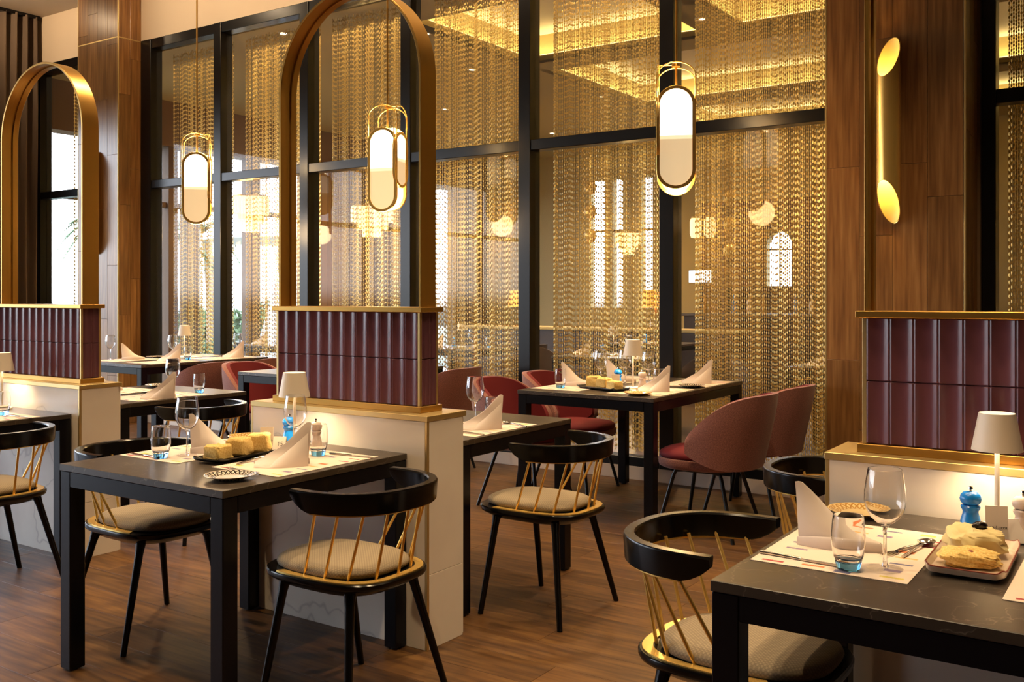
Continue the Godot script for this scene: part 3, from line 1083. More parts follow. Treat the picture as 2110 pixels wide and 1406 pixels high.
func tumbler(c: Vector2, h: float, label: String) -> void:
	var t := thing("tumbler", Vector3(c.x, h + 0.002, c.y), 0.0, label, "glass", "water tumblers with blue bases")
	part("wall", lathe("tumbler_wall", [Vector2(0.0, 0.0175), Vector2(0.0285, 0.0205), Vector2(0.0325, 0.030), Vector2(0.0365, 0.055), Vector2(0.0370, 0.080), Vector2(0.0345, 0.105), Vector2(0.0328, 0.120), Vector2(0.0320, 0.1208), Vector2(0.0313, 0.120), Vector2(0.0330, 0.105), Vector2(0.0354, 0.080), Vector2(0.0349, 0.055), Vector2(0.0308, 0.031), Vector2(0.026, 0.0245), Vector2(0.0, 0.0235)], 40, 60.0, "", Vector2.ONE, true), M.solid_glass, t)
	part("blue_base", lathe("tumbler_base", [Vector2(0.0, 0.0), Vector2(0.0235, 0.0), Vector2(0.0255, 0.003), Vector2(0.0290, 0.020), Vector2(0.0245, 0.0175), Vector2(0.0, 0.0165)], 32, 35.0, "", Vector2.ONE, true), M.blue_glass, t)

func mill(c: Vector2, h: float, blue: bool, label: String) -> void:
	var t := thing("pepper_mill" if blue else "salt_mill", Vector3(c.x, h, c.y), 0.0, label, "mill", "blue and white table mills")
	var m: Material = M.blue_mill if blue else M.white_mill
	part("body", lathe("mill_body", [Vector2(0, 0), Vector2(0.0265, 0), Vector2(0.0275, 0.004), Vector2(0.0270, 0.026), Vector2(0.0250, 0.030), Vector2(0.0252, 0.034), Vector2(0.0225, 0.046), Vector2(0.0190, 0.058), Vector2(0.0185, 0.064), Vector2(0.0225, 0.071), Vector2(0.0235, 0.076), Vector2(0.0205, 0.080), Vector2(0.0, 0.080)], 30, 35.0), m, t)
	part("head", lathe("mill_head", [Vector2(0.0, 0.080), Vector2(0.0170, 0.0805), Vector2(0.0235, 0.086), Vector2(0.0260, 0.095), Vector2(0.0240, 0.104), Vector2(0.0165, 0.112), Vector2(0.0, 0.1145)], 30, 50.0), m, t)
	part("knob", lathe("mill_knob", [Vector2(0, 0.113), Vector2(0.003, 0.114), Vector2(0.003, 0.118), Vector2(0.006, 0.121), Vector2(0.005, 0.126), Vector2(0.0, 0.127)], 14), M.steel, t)

func table_lamp(c: Vector2, h: float, label: String, e := 0.075) -> void:
	var t := thing("table_lamp", Vector3(c.x, h, c.y), 0.0, label, "table lamp", "small cordless table lamps")
	part("base", lathe("lamp_base", [Vector2(0, 0), Vector2(0.050, 0), Vector2(0.052, 0.003), Vector2(0.051, 0.009), Vector2(0.046, 0.012), Vector2(0.0, 0.013)], 36, 35.0), M.lamp_shell, t)
	part("stem", tube([Vector3(0, 0.012, 0), Vector3(0, 0.285, 0)], 0.0062, -1.0, 14), M.lamp_shell, t)
	part("lamp_shade", lathe("lamp_shade", [Vector2(0.0605, 0.208), Vector2(0.0620, 0.208), Vector2(0.0440, 0.305), Vector2(0.0425, 0.305), Vector2(0.0605, 0.208)], 40, 30.0), M.lamp_shell, t)
	part("shade_carrier", lathe("lamp_disc", [Vector2(0, 0.284), Vector2(0.041, 0.284), Vector2(0.041, 0.288), Vector2(0.0, 0.288)], 30, 30.0), M.lamp_shell, t)
	part("lamp_diffuser", lathe("lamp_led", [Vector2(0.008, 0.281), Vector2(0.036, 0.281), Vector2(0.036, 0.283), Vector2(0.008, 0.283)], 30, 30.0), M.lamp_led, t)
	part("top_light", lathe("lamp_top", [Vector2(0.0, 0.2895), Vector2(0.038, 0.2895)], 30), M.lamp_led, t)
	spot(Vector3(c.x, h + 0.270, c.y), Vector3(c.x, h, c.y), Color(1.0, 0.87, 0.68), e * 4.5, 72.0, 0.03, 0.4)

func lattice_plate(c: Vector2, h: float, gold: bool, label: String) -> void:
	var o := part("side_plate", lathe("side_plate", [Vector2(0.0, 0.002), Vector2(0.045, 0.002), Vector2(0.050, 0.0), Vector2(0.055, 0.003), Vector2(0.084, 0.0135), Vector2(0.0845, 0.0150), Vector2(0.083, 0.0155), Vector2(0.056, 0.0065), Vector2(0.050, 0.0045), Vector2(0.0, 0.0045)], 44, 50.0, "xz", Vector2(0.169, 0.169), true), M.lattice_gold if gold else M.lattice_black, self, Vector3(c.x, h + 0.0022, c.y))
	tag(o, label, "plate", "side plates with latticed rims")

func dish(key: String, w: float, d: float, rim: float) -> ArrayMesh:
	# an oblong plate with lifted edges and pulled up corners
	if not C.has(key):
		var s := PackedVector3Array()
		var rings := []
		for l in [[0.0, 0.82, 0.0], [0.0, 0.86, 0.0], [0.006, 0.97, 0.4], [rim - 0.002, 1.0, 1.0], [rim, 0.995, 1.0], [rim, 0.985, 1.0], [0.0065, 0.88, 0.25], [0.005, 0.80, 0.0]]:
			var ring := PackedVector3Array()
			for j in 48:
				var a := TAU * j / 48.0
				var p := sup(a, w * 0.5 * l[1], d * 0.5 * l[1], 9.0)
				var corner := pow(absf(sin(2.0 * a)), 6.0)
				ring.append(Vector3(p.x, l[0] + 0.006 * corner * l[2], p.y))
			rings.append(ring)
		loft(s, rings)
		C[key] = commit(s, 40.0)
	return C[key]

func chunk(key: String, size: Vector3, seed_: int, e := 4.0, rough := 0.20) -> ArrayMesh:
	# a piece of bread: a softened block with a bumpy, slightly pulled surface
	if not C.has(key):
		var n := FastNoiseLite.new()
		n.seed = seed_
		n.frequency = 9.0
		var s := PackedVector3Array()
		var rings := []
		var K := 20
		for i in K + 1:
			var v := -PI / 2 + PI * i / K
			var cv := sup(v, 1.0, 1.0, e)
			var ring := PackedVector3Array()
			for j in 36:
				var p := sup(TAU * j / 36.0, 1.0, 1.0, e)
				var q := Vector3(p.x * maxf(cv.x, 0.02), cv.y, p.y * maxf(cv.x, 0.02))
				q *= 1.0 + rough * n.get_noise_3dv(q * 0.12) + 0.3 * rough * n.get_noise_3dv(q * 0.4)
				q.x *= 1.0 - 0.10 * q.y
				ring.append(Vector3(q.x * size.x, (q.y + 1.0) * size.y, q.z * size.z) * 0.5)
			rings.append(ring)
		loft(s, rings)
		C[key] = commit(s, 65.0)
	return C[key]

func knife(c: Vector2, h: float, turn: float, label: String) -> void:
	var t := thing("knife", Vector3(c.x, h + 0.002, c.y), turn, label, "knife", "steel table knives")
	part("handle", tube([Vector3(-0.10, 0.004, 0), Vector3(-0.07, 0.0045, 0), Vector3(-0.01, 0.004, 0), Vector3(0.0, 0.0035, 0)], 0.0048, 0.0034, 10), M.steel, t)
	part("blade", prism("knife_blade", PackedVector2Array([Vector2(0, -0.006), Vector2(0.07, -0.009), Vector2(0.095, -0.004), Vector2(0.105, 0.004), Vector2(0.09, 0.007), Vector2(0, 0.005)]), 0.0016), M.steel, t, Vector3(-0.002, 0.003, 0), Vector3(PI / 2, 0, 0))

func fork(c: Vector2, h: float, turn: float, label: String) -> void:
	var t := thing("fork", Vector3(c.x, h + 0.002, c.y), turn, label, "fork", "steel table forks")
	part("handle", tube([Vector3(-0.10, 0.0032, 0), Vector3(-0.06, 0.0042, 0), Vector3(0.0, 0.0055, 0), Vector3(0.03, 0.0035, 0)], 0.0030, 0.0042, 10), M.steel, t)
	part("neck", prism("fork_neck", PackedVector2Array([Vector2(0.0, -0.004), Vector2(0.020, -0.0115), Vector2(0.028, -0.0115), Vector2(0.028, 0.0115), Vector2(0.020, 0.0115), Vector2(0.0, 0.004)]), 0.0018), M.steel, t, Vector3(0.024, 0.003, 0), Vector3(PI / 2, 0, 0))
	for k in 4:
		var z := -0.0096 + 0.0064 * k
		part("tine", tube([Vector3(0.050, 0.003, z), Vector3(0.075, 0.0025, z), Vector3(0.096, 0.007, z * 0.92)], 0.0017, 0.0007, 6), M.steel, t)

func spoon(c: Vector2, h: float, turn: float, label: String) -> void:
	var t := thing("spoon", Vector3(c.x, h + 0.002, c.y), turn, label, "spoon", "steel table spoons")
	part("handle", tube([Vector3(-0.10, 0.0030, 0), Vector3(-0.05, 0.005, 0), Vector3(0.0, 0.008, 0), Vector3(0.035, 0.006, 0)], 0.0036, 0.0030, 10), M.steel, t)
	if not C.has("spoon_bowl"):
		var s := PackedVector3Array()
		var rings := []
		for l in [[0.0, 0.05], [0.001, 0.45], [0.004, 0.80], [0.009, 1.0], [0.0097, 0.97], [0.005, 0.76], [0.0022, 0.42], [0.0014, 0.05]]:
			var ring := PackedVector3Array()
			for j in 28:
				var a := TAU * j / 28.0
				ring.append(Vector3(cos(a) * 0.030 * l[1], l[0], sin(a) * 0.020 * l[1] * (1.0 - 0.15 * cos(a))))
			rings.append(ring)
		loft(s, rings)
		C["spoon_bowl"] = commit(s, 60.0)
	part("bowl", C.spoon_bowl, M.steel, t, Vector3(0.060, 0.0005, 0))

func napkin(c: Vector2, h: float, turn: float, label: String, v := 0) -> void:
	# a cloth folded into a standing sail; its peak rises at +x, its tail runs to -x, a rolled band at the foot
	var key := "napkin%d" % v
	if not C.has(key):
		for piece in 3:
			var s := PackedVector3Array()
			var rings := []
			for i in 25:
				var f := i / 24.0
				var x := -0.10 + 0.185 * f
				var ring := PackedVector3Array()
				if piece == 0:
					var top := 0.016 + 0.150 * pow(f, 1.25 + 0.25 * v) + 0.004 * sin(f * 9.0 + v)
					if f > 0.93:
						top -= 0.22 * (f - 0.93)
					var w := 0.012 + 0.034 * sin(PI * clampf(f * 0.75 + 0.2, 0.0, 1.0))
					for q in [[-1.0, 0.0], [-0.98, 0.12], [-0.80, 0.35], [-0.52, 0.62], [-0.26, 0.86], [-0.06, 1.0], [0.06, 1.0], [0.20, 0.85], [0.42, 0.60], [0.72, 0.34], [0.95, 0.12], [1.0, 0.0]]:
						ring.append(Vector3(x + 0.012 * q[1] * f, q[1] * top, q[0] * w + 0.006 * sin(q[1] * 5.0 + f * 4.0)))
				elif piece == 1:
					var top := 0.020 + 0.010 * sin(PI * f)
					var w := 0.017 + 0.036 * sin(PI * clampf(f * 0.80 + 0.12, 0.0, 1.0))
					for q in [[-1.0, 0.0], [-1.06, 0.4], [-1.0, 0.85], [-0.90, 1.0], [-0.80, 0.8], [-0.8, 0.0]]:
						ring.append(Vector3(x * 1.06, q[1] * top, q[0] * w))
				else:
					# the turned back flap on the far side
					var g := clampf((f - 0.30) / 0.70, 0.0, 1.0)
					var top := 0.012 + 0.105 * pow(g, 1.1)
					var w := 0.020 + 0.038 * sin(PI * clampf(f * 0.8 + 0.12, 0.0, 1.0))
					for q in [[1.0, 0.0], [0.98, 0.3], [0.80, 0.7], [0.52, 1.0], [0.44, 1.0], [0.66, 0.6], [0.84, 0.25], [0.88, 0.0]]:
						ring.append(Vector3(x * 1.02, q[1] * top, q[0] * w))
				rings.append(ring)
			loft(s, rings)
			C[key + "_%d" % piece] = commit(s, 50.0)
		C[key] = C[key + "_0"]
	var t := thing("napkin", Vector3(c.x, h + 0.002, c.y), turn, label, "napkin", "cream napkins folded into standing sails")
	part("sail", C[key + "_0"], M.napkin, t)
	part("rolled_hem", C[key + "_1"], M.napkin, t)
	part("back_flap", C[key + "_2"], M.napkin, t)

func lettering(text: String, size: float, parent: Node, at: Vector3, turn: Vector3, serif := true) -> void:
	var tm := TextMesh.new()
	var f := SystemFont.new()
	f.font_names = PackedStringArray(["Droid Serif" if serif else "Droid Sans"])
	f.font_italic = serif
	tm.text = text
	tm.font = f
	tm.font_size = 32
	tm.pixel_size = size / 32.0
	tm.depth = 0.0003
	part("print", tm, M.ink, parent, at, turn)

func menu_card(c: Vector2, h: float, turn: float, label: String) -> void:
	# an upright card in a clear foot; the printed panel code is left blank
	var t := thing("menu_card", Vector3(c.x, h + 0.002, c.y), turn, label, "card", "small upright menu cards")
	part("card", bx(0.052, 0.086, 0.0022, 0.0004), M.card_white, t, Vector3(0, 0.047, 0), Vector3(-0.10, 0, 0))
	part("foot", bx(0.054, 0.006, 0.030, 0.001), M.card_white, t, Vector3(0, 0.003, -0.002))
	lettering("Lou-Lucca", 0.0095, t, Vector3(0, 0.0375, 0.0023), Vector3(-0.10, 0, 0))
	part("print_line", bx(0.030, 0.0008, 0.0003, 0.0), M.ink, t, Vector3(0, 0.018, 0.0041), Vector3(-0.10, 0, 0))

func number_tent(c: Vector2, h: float, turn: float, text: String, label: String) -> void:
	var t := thing("number_tent", Vector3(c.x, h + 0.002, c.y), turn, label, "card", "folded table number cards")
	for s in [1.0, -1.0]:
		part("leaf", bx(0.050, 0.060, 0.0014, 0.0003), M.card_white, t, Vector3(0, 0.0285, 0.013 * s), Vector3(-0.44 * s, 0, 0))
	if text:
		lettering(text, 0.022, t, Vector3(0.004, 0.0285, 0.0145), Vector3(-0.44, 0, 0), false)

# ------------------------------------------------------------------ what lies on the tables
func bread_tray(c: Vector2, h: float, turn: float, label: String, where: String) -> void:
	var o := part("bread_tray", dish("bread_tray", 0.145, 0.37, 0.014), M.black_plate, self, Vector3(c.x, h + 0.0026, c.y), Vector3(0, turn, 0))
	tag(o, label, "tray", "black oblong bread trays")
	var k := 0
	for z in [0.112, 0.008, -0.092]:
		var p := Vector3(0.004 * (k - 1), 0.0, z).rotated(Vector3.UP, turn)
		var b := part("bread_piece", chunk("bread%d" % k, [Vector3(0.075, 0.052, 0.080), Vector3(0.080, 0.066, 0.080), Vector3(0.085, 0.070, 0.078)][k], 70 + k, 7.0), M.bread, self, Vector3(c.x, h + 0.0070, c.y) + p, Vector3(0, turn + 0.25 * k, 0))
		tag(b, ["yellow bread chunk at the near end of ", "yellow bread chunk in the middle of ", "yellow bread chunk at the far end of "][k] + where, "bread", "bread chunks on trays")
		k += 1

func lay_tables() -> void:
	var h := 0.75
	# front left table, before the middle partition
	placemat(Vector2(-2.655, -2.515), h, "placemat on the front left table, nearer the chair in front")
	placemat(Vector2(-3.165, -2.490), h, "placemat on the front left table, under the tumbler at its left")
	bread_tray(Vector2(-2.918, -2.475), h + 0.002, 0.10, "black bread tray on the front left table", "the tray on the front left table")
	tumbler(Vector2(-3.142, -2.284), h, "blue based tumbler at the left edge of the front left table")
	wine_glass(Vector2(-3.105, -2.375), h, "wine glass before the left napkin of the front left table")
	napkin(Vector2(-3.100, -2.500), h, deg_to_rad(228), "standing napkin behind the bread of the front left table", 1)
	lattice_plate(Vector2(-2.595, -2.155), h, false, "black latticed side plate at the near corner of the front left table")
	lattice_plate(Vector2(-3.255, -2.800), h, true, "gold latticed side plate at the back of the front left table")
	napkin(Vector2(-2.635, -2.430), h, deg_to_rad(44), "large standing napkin at the middle front of the front left table")
	fork(Vector2(-2.655, -2.262), h, deg_to_rad(172), "fork beside the black latticed plate of the front left table")
	knife(Vector2(-2.575, -2.715), h, deg_to_rad(8), "knife behind the big napkin of the front left table")
	spoon(Vector2(-2.800, -2.440), h, deg_to_rad(100), "spoon between tray and big napkin on the front left table")
	knife(Vector2(-3.230, -2.275), h, deg_to_rad(176), "knife left of the tumbler on the front left table")
	table_lamp(Vector2(-2.905, -2.735), h, "white table lamp on the front left table")
	mill(Vector2(-2.985, -2.780), h, true, "blue mill behind the lamp stem of the front left table")
	mill(Vector2(-2.790, -2.740), h, false, "white mill right of the lamp on the front left table")
	tumbler(Vector2(-2.690, -2.655), h, "blue based tumbler behind the big napkin of the front left table")
	wine_glass(Vector2(-2.820, -2.660), h, "wine glass under the lamp shade of the front left table")
	menu_card(Vector2(-2.960, -2.640), h, deg_to_rad(40), "upright menu card on the front left table")
	number_tent(Vector2(-2.900, -2.655), h, deg_to_rad(30), "15", "folded number card 15 on the front left table")
	# front right table, before the right partition
	placemat(Vector2(-0.630, -2.417), h, "placemat with the wine glass on the front right table")
	placemat(Vector2(-0.105, -2.417), h, "placemat cut by the right edge on the front right table")
	tumbler(Vector2(-0.592, -2.212), h, "nearest tumbler, blue based, on the front right table")
	wine_glass(Vector2(-0.525, -2.262), h, "tall wine glass in front of the white marble, front right table")
	napkin(Vector2(-0.672, -2.405), h, deg_to_rad(192), "large white napkin left on the front right table", 1)
	knife(Vector2(-0.700, -2.222), h, deg_to_rad(-4), "knife at the front of the front right table")
	spoon(Vector2(-0.498, -2.475), h, deg_to_rad(82), "spoon on the placemat of the front right table")
	fork(Vector2(-0.525, -2.445), h, deg_to_rad(-108), "fork beside the spoon of the front right table")
	lattice_plate(Vector2(-0.715, -2.785), h, true, "gold latticed plate at the back of the front right table")
	mill(Vector2(-0.418, -2.700), h, true, "blue mill on the front right table")
	mill(Vector2(-0.300, -2.712), h, false, "white mill at the right edge of the front right table")
	table_lamp(Vector2(-0.372, -2.812), h, "white table lamp at the right edge")
	menu_card(Vector2(-0.352, -2.655), h, deg_to_rad(22), "upright menu card beside the blue mill of the front right table")
	number_tent(Vector2(-0.322, -2.690), h, deg_to_rad(22), "", "folded card behind the menu card of the front right table")
	var pl := part("bread_plate", dish("bread_plate", 0.165, 0.34, 0.020), M.glazed_plate, self, Vector3(-0.370, h + 0.0025, -2.435), Vector3(0, 0.02, 0))
	tag(pl, "oblong glazed plate with torn bread on the front right table", "plate")
	part("dark_rim", rim_mesh(0.165, 0.34, 0.020), M.tomato, pl)
	var loaf := part("bread_piece", chunk("bread_big", Vector3(0.125, 0.062, 0.105), 80, 3.0, 0.40), M.bread_pale, self, Vector3(-0.376, h + 0.009, -2.490), Vector3(0, 0.5, 0.0))
	tag(loaf, "tall torn bread piece topped with an olive on the oblong plate", "bread", "bread on the oblong plate")
	var cr := part("bread_piece", chunk("bread_low", Vector3(0.125, 0.036, 0.085), 83, 3.0, 0.36), M.bread, self, Vector3(-0.368, h + 0.009, -2.372), Vector3(0, 0.3, 0))
	tag(cr, "low front bread piece on the oblong plate", "bread", "bread on the oblong plate")
	part("tomato_fleck", chunk("fleck", Vector3(0.012, 0.006, 0.014), 85, 2.0), M.tomato, loaf, Vector3(-0.006, 0.040, 0.040))
	part("tomato_fleck", chunk("fleck", Vector3(0.012, 0.006, 0.014), 85, 2.0), M.tomato, cr, Vector3(0.0, 0.030, 0.012))
	var ol := part("olive", chunk("olive", Vector3(0.040, 0.018, 0.022), 87, 2.0), M.olive, self, Vector3(-0.366, h + 0.066, -2.492), Vector3(0, 0.9, 0.0))
	tag(ol, "dark olive on top of the torn bread", "olive")
	# table behind the middle partition
	placemat(Vector2(-2.660, -3.640), h, "placemat on the table behind the middle partition")
	wine_glass(Vector2(-2.770, -3.775), h, "wine glass on the table behind the middle partition")
	tumbler(Vector2(-2.720, -3.850), h, "tumbler on the table behind the middle partition")
	napkin(Vector2(-2.615, -3.620), h, deg_to_rad(46), "standing napkin on the table behind the middle partition")
	spoon(Vector2(-2.560, -3.800), h, deg_to_rad(160), "spoon on the table behind the middle partition")
	fork(Vector2(-2.580, -3.450), h, deg_to_rad(178), "fork on the table behind the middle partition")
	# table before the left partition
	placemat(Vector2(-4.90, -2.48), h, "placemat on the table before the left partition")
	table_lamp(Vector2(-5.225, -2.800), h, "white table lamp at the left edge of the picture")
	tumbler(Vector2(-4.945, -2.655), h, "tumbler under the lamp at the left edge of the picture")
	knife(Vector2(-4.80, -2.66), h, deg_to_rad(6), "knife on the table before the left partition")
	# table behind the left partition
	placemat(Vector2(-5.110, -3.690), h, "right placemat on the table behind the left partition")
	placemat(Vector2(-5.590, -3.690), h, "left placemat on the table behind the left partition")
	napkin(Vector2(-4.995, -3.620), h, deg_to_rad(44), "standing napkin right on the table behind the left partition")
	wine_glass(Vector2(-5.075, -3.775), h, "wine glass on the table behind the left partition")
	tumbler(Vector2(-5.060, -3.960), h, "tumbler on the table behind the left partition")
	lattice_plate(Vector2(-5.640, -4.080), h, false, "black latticed plate on the table behind the left partition")
	napkin(Vector2(-5.690, -3.720), h, deg_to_rad(230), "napkin half hidden by the left partition", 1)
	spoon(Vector2(-5.330, -3.700), h, deg_to_rad(80), "spoon on the table behind the left partition")
	# window table, right
	h = 0.785
	placemat(Vector2(-3.130, -5.330), h, "near left placemat of the right window table")
	placemat(Vector2(-2.590, -5.330), h, "near right placemat of the right window table")
	placemat(Vector2(-3.130, -5.990), h, "far left placemat of the right window table")
	placemat(Vector2(-2.590, -5.990), h, "far right placemat of the right window table")
	table_lamp(Vector2(-2.760, -5.420), h, "white table lamp on the right window table")
	mill(Vector2(-2.880, -5.450), h, true, "blue mill on the right window table")
	mill(Vector2(-2.665, -5.360), h, false, "white mill on the right window table")
	bread_tray(Vector2(-2.890, -5.270), h + 0.002, deg_to_rad(70), "black bread tray on the right window table", "the tray on the right window table")
	tumbler(Vector2(-3.150, -5.195), h, "tumbler at the left of the right window table")
	wine_glass(Vector2(-3.050, -5.530), h, "left wine glass of the right window table")
	napkin(Vector2(-3.150, -5.390), h, deg_to_rad(210), "left napkin of the right window table", 1)
	napkin(Vector2(-2.570, -5.330), h, deg_to_rad(40), "near right napkin of the right window table")
	napkin(Vector2(-2.570, -5.980), h, deg_to_rad(30), "far right napkin of the right window table")
	napkin(Vector2(-3.060, -5.820), h, deg_to_rad(210), "back napkin behind the blue mill of the right window table", 1)
	tumbler(Vector2(-2.640, -5.540), h, "tumbler right of the lamp on the right window table")
	wine_glass(Vector2(-2.730, -5.580), h, "wine glass right of the lamp on the right window table")
	wine_glass(Vector2(-2.960, -5.700), h, "wine glass behind the lamp on the right window table")
	lattice_plate(Vector2(-2.500, -5.720), h, false, "black latticed plate at the right side of the right window table")
	lattice_plate(Vector2(-2.560, -5.090), h, true, "pale plate at the near corner of the right window table")
	spoon(Vector2(-2.660, -5.180), h, deg_to_rad(120), "spoon by the near plate of the right window table")
	menu_card(Vector2(-2.835, -5.330), h, deg_to_rad(30), "menu card on the right window table")
	# window table, left
	for p in [[-7.80, -5.33, "near left"], [-7.29, -5.33, "near right"], [-7.80, -5.98, "far left"], [-7.29, -5.98, "far right"]]:
		placemat(Vector2(p[0], p[1]), h, p[2] + " placemat of the left window table")
	table_lamp(Vector2(-7.610, -5.790), h, "white table lamp on the left window table")
	napkin(Vector2(-7.800, -5.370), h, deg_to_rad(235), "napkin at the left end of the left window table", 1)
	napkin(Vector2(-7.330, -5.420), h, deg_to_rad(42), "middle napkin before the lamp of the left window table")
	napkin(Vector2(-7.270, -6.080), h, deg_to_rad(44), "right napkin of the left window table")
	wine_glass(Vector2(-7.930, -5.235), h, "wine glass at the left end of the left window table")
	wine_glass(Vector2(-7.330, -6.180), h, "wine glass behind the right napkin of the left window table")
	tumbler(Vector2(-7.370, -5.640), h, "tumbler under the lamp of the left window table")
	lattice_plate(Vector2(-7.840, -5.640), h, false, "latticed plate of the left window table")
	wine_glass(Vector2(-7.480, -5.560), h, "wine glass behind the middle napkin of the left window table")

func rim_mesh(w: float, d: float, rim: float) -> ArrayMesh:
	var pts := []
	for j in 49:
		var a := TAU * j / 48.0
		var p := sup(a, w * 0.5 * 0.993, d * 0.5 * 0.993, 9.0)
		pts.append(Vector3(p.x, rim + 0.006 * pow(absf(sin(2.0 * a)), 6.0), p.y))
	return tube(pts, 0.0016, -1.0, 6)

func furnish() -> void:
	partition(-5.153, "plum tiled partition with a brass arch at the left edge")
	partition(-2.850, "plum tiled partition with a brass arch in the middle")
	partition(-0.344, "plum tiled partition cut by the right edge")
	table(Vector2(-3.350, -2.893), Vector2(-2.450, -2.006), 0.75, "dark stone table in front of the middle partition")
	table(Vector2(-0.817, -2.875), Vector2(0.085, -1.968), 0.75, "dark stone table at the right edge in front of the partition")
	table(Vector2(-3.370, -4.180), Vector2(-2.470, -3.275), 0.75, "dark stone table behind the middle partition")
	table(Vector2(-5.620, -2.890), Vector2(-4.715, -1.985), 0.75, "dark stone table in front of the left partition")
	table(Vector2(-5.810, -4.205), Vector2(-4.905, -3.300), 0.75, "dark stone table behind the left partition")
	table(Vector2(-3.320, -6.340), Vector2(-2.400, -4.965), 0.785, "long laid table by the window at the right")
	table(Vector2(-5.890, -6.340), Vector2(-4.975, -4.965), 0.785, "bare dark table by the window behind the middle partition")
	table(Vector2(-8.020, -6.340), Vector2(-7.090, -4.965), 0.785, "long laid table by the window at the far left")
	spindle_chair(Vector2(-2.280, -2.420), 0.0, "spindle chair with its back to us at the front left table")
	spindle_chair(Vector2(-3.467, -2.455), PI, "spindle chair behind the front left table, facing right")
	spindle_chair(Vector2(-2.245, -3.610), 0.0, "spindle chair alone in the middle of the aisle")
	spindle_chair(Vector2(-0.940, -2.405), PI, "nearest spindle chair at the front right table")
	spindle_chair(Vector2(-0.970, -3.550), PI, "spindle chair half hidden behind the right partition")
	spindle_chair(Vector2(-4.570, -2.400), 0.0, "spindle chair cut by the left edge")
	spindle_chair(Vector2(-4.640, -3.620), 0.0, "spindle chair behind the front left table beyond the napkin")
	tub_chair(Vector2(-2.200, -5.300), 0.0, "near rose velvet chair right of the right window table")
	tub_chair(Vector2(-2.180, -5.930), 0.0, "far rose velvet chair right of the right window table")
	tub_chair(Vector2(-3.500, -5.330), PI, "near rose velvet chair left of the right window table")
	tub_chair(Vector2(-3.500, -5.960), PI, "far rose velvet chair left of the right window table")
	tub_chair(Vector2(-4.780, -5.360), 0.0, "near rose velvet chair behind the middle partition")
	tub_chair(Vector2(-4.780, -5.980), 0.0, "far rose velvet chair behind the middle partition")
	tub_chair(Vector2(-6.080, -5.420), PI, "rose velvet chair left of the bare window table")
	tub_chair(Vector2(-6.890, -5.360), 0.0, "near rose velvet chair right of the left window table")
	tub_chair(Vector2(-6.890, -5.980), 0.0, "far rose velvet chair right of the left window table")
	pendant(Vector3(-2.620, 2.368, -5.75), deg_to_rad(24), "brass lantern pendant at the right, above the laid window table")
	pendant(Vector3(-5.070, 2.368, -5.75), deg_to_rad(196), "brass lantern pendant seen inside the middle arch")
	pendant(Vector3(-7.380, 2.368, -5.75), deg_to_rad(227), "brass lantern pendant at the left beside the wood column")
	sconce(Vector3(-1.372, 2.348, -6.07), "brass tube sconce on the right wood column")
	sconce(Vector3(-9.610, 2.370, -6.19), "brass tube sconce on the left wood column, behind the arch")
	for x in [-10.6, -8.4, -6.9, -5.4, -3.9, -2.5]:
		var t := thing("ceiling_washlight", Vector3(x, 4.70, -5.25), 0.0, "tilted ceiling washer for the wall over the glazing, out of the picture", "downlight", "ceiling wall washers")
		part("trim_ring", lathe("dl_ring", [Vector2(0.045, 0.0), Vector2(0.045, -0.006), Vector2(0.065, -0.006), Vector2(0.065, 0.0)], 24, 30.0), M.ceiling_white, t)
		part("lens", lathe("dl_lens", [Vector2(0.0, -0.002), Vector2(0.045, -0.002)], 24), M.downlight_glow, t)
		spot(Vector3(x, 4.685, -5.25), Vector3(x, 4.45, -6.47), Color(1.0, 0.87, 0.70), 2.3, 62.0, 0.05, 0.9)
	# recessed lights in the ceiling of this room
	var k := 0
	for p in [[-2.9, -2.4], [-0.4, -2.4], [-5.2, -2.4], [-2.0, -3.8], [-4.6, -4.2], [-2.9, -5.4], [-5.4, -5.4], [-7.6, -5.4], [-0.6, -4.6], [-1.6, -1.0], [-4.2, -0.8], [-7.0, -3.2]]:
		downlight(Vector3(p[0], 4.70, p[1]), 8.0, 40.0, "recessed ceiling light of the near room, out of the picture")
		k += 1

# ------------------------------------------------------------------ the room behind the glass
func drum_chandelier(at: Vector3, r: float, h: float, label: String) -> void:
	# tiers of hanging crystal rods round a lit core
	var t := thing("chandelier", at, 0.0, label, "chandelier", "tiered crystal chandeliers in the far room")
	part("rod", tube([Vector3(0, 0.0, 0), Vector3(0, 4.04 - at.y, 0)], 0.006, -1.0, 8), M.black_metal, t)
	part("top_plate", lathe("plate%.2f" % r, [Vector2(0, -0.01), Vector2(r, -0.01), Vector2(r, 0.01), Vector2(0, 0.01)], 32), M.brass, t)
	for k in 3:
		var s := PackedVector3Array()
		var rr := r * (1.0 - 0.27 * k)
		var n := int(TAU * rr / 0.022)
		var y0 := -0.01
		var y1 := -h * (0.50 + 0.25 * k)
		for j in n:
			var a := TAU * j / n
			box_soup(s, Vector3(cos(a) * rr, (y0 + y1) * 0.5, sin(a) * rr), Vector3(0.011, y0 - y1, 0.011), 0.002)
		var o := part("crystal_tier", commit(s, 5.0), M.chandelier_glow, t)
		o.set_meta("kind", "stuff")
	omni(at + Vector3(0, -h - 0.06, 0), Color(1.0, 0.80, 0.48), 1.2, 0.12)

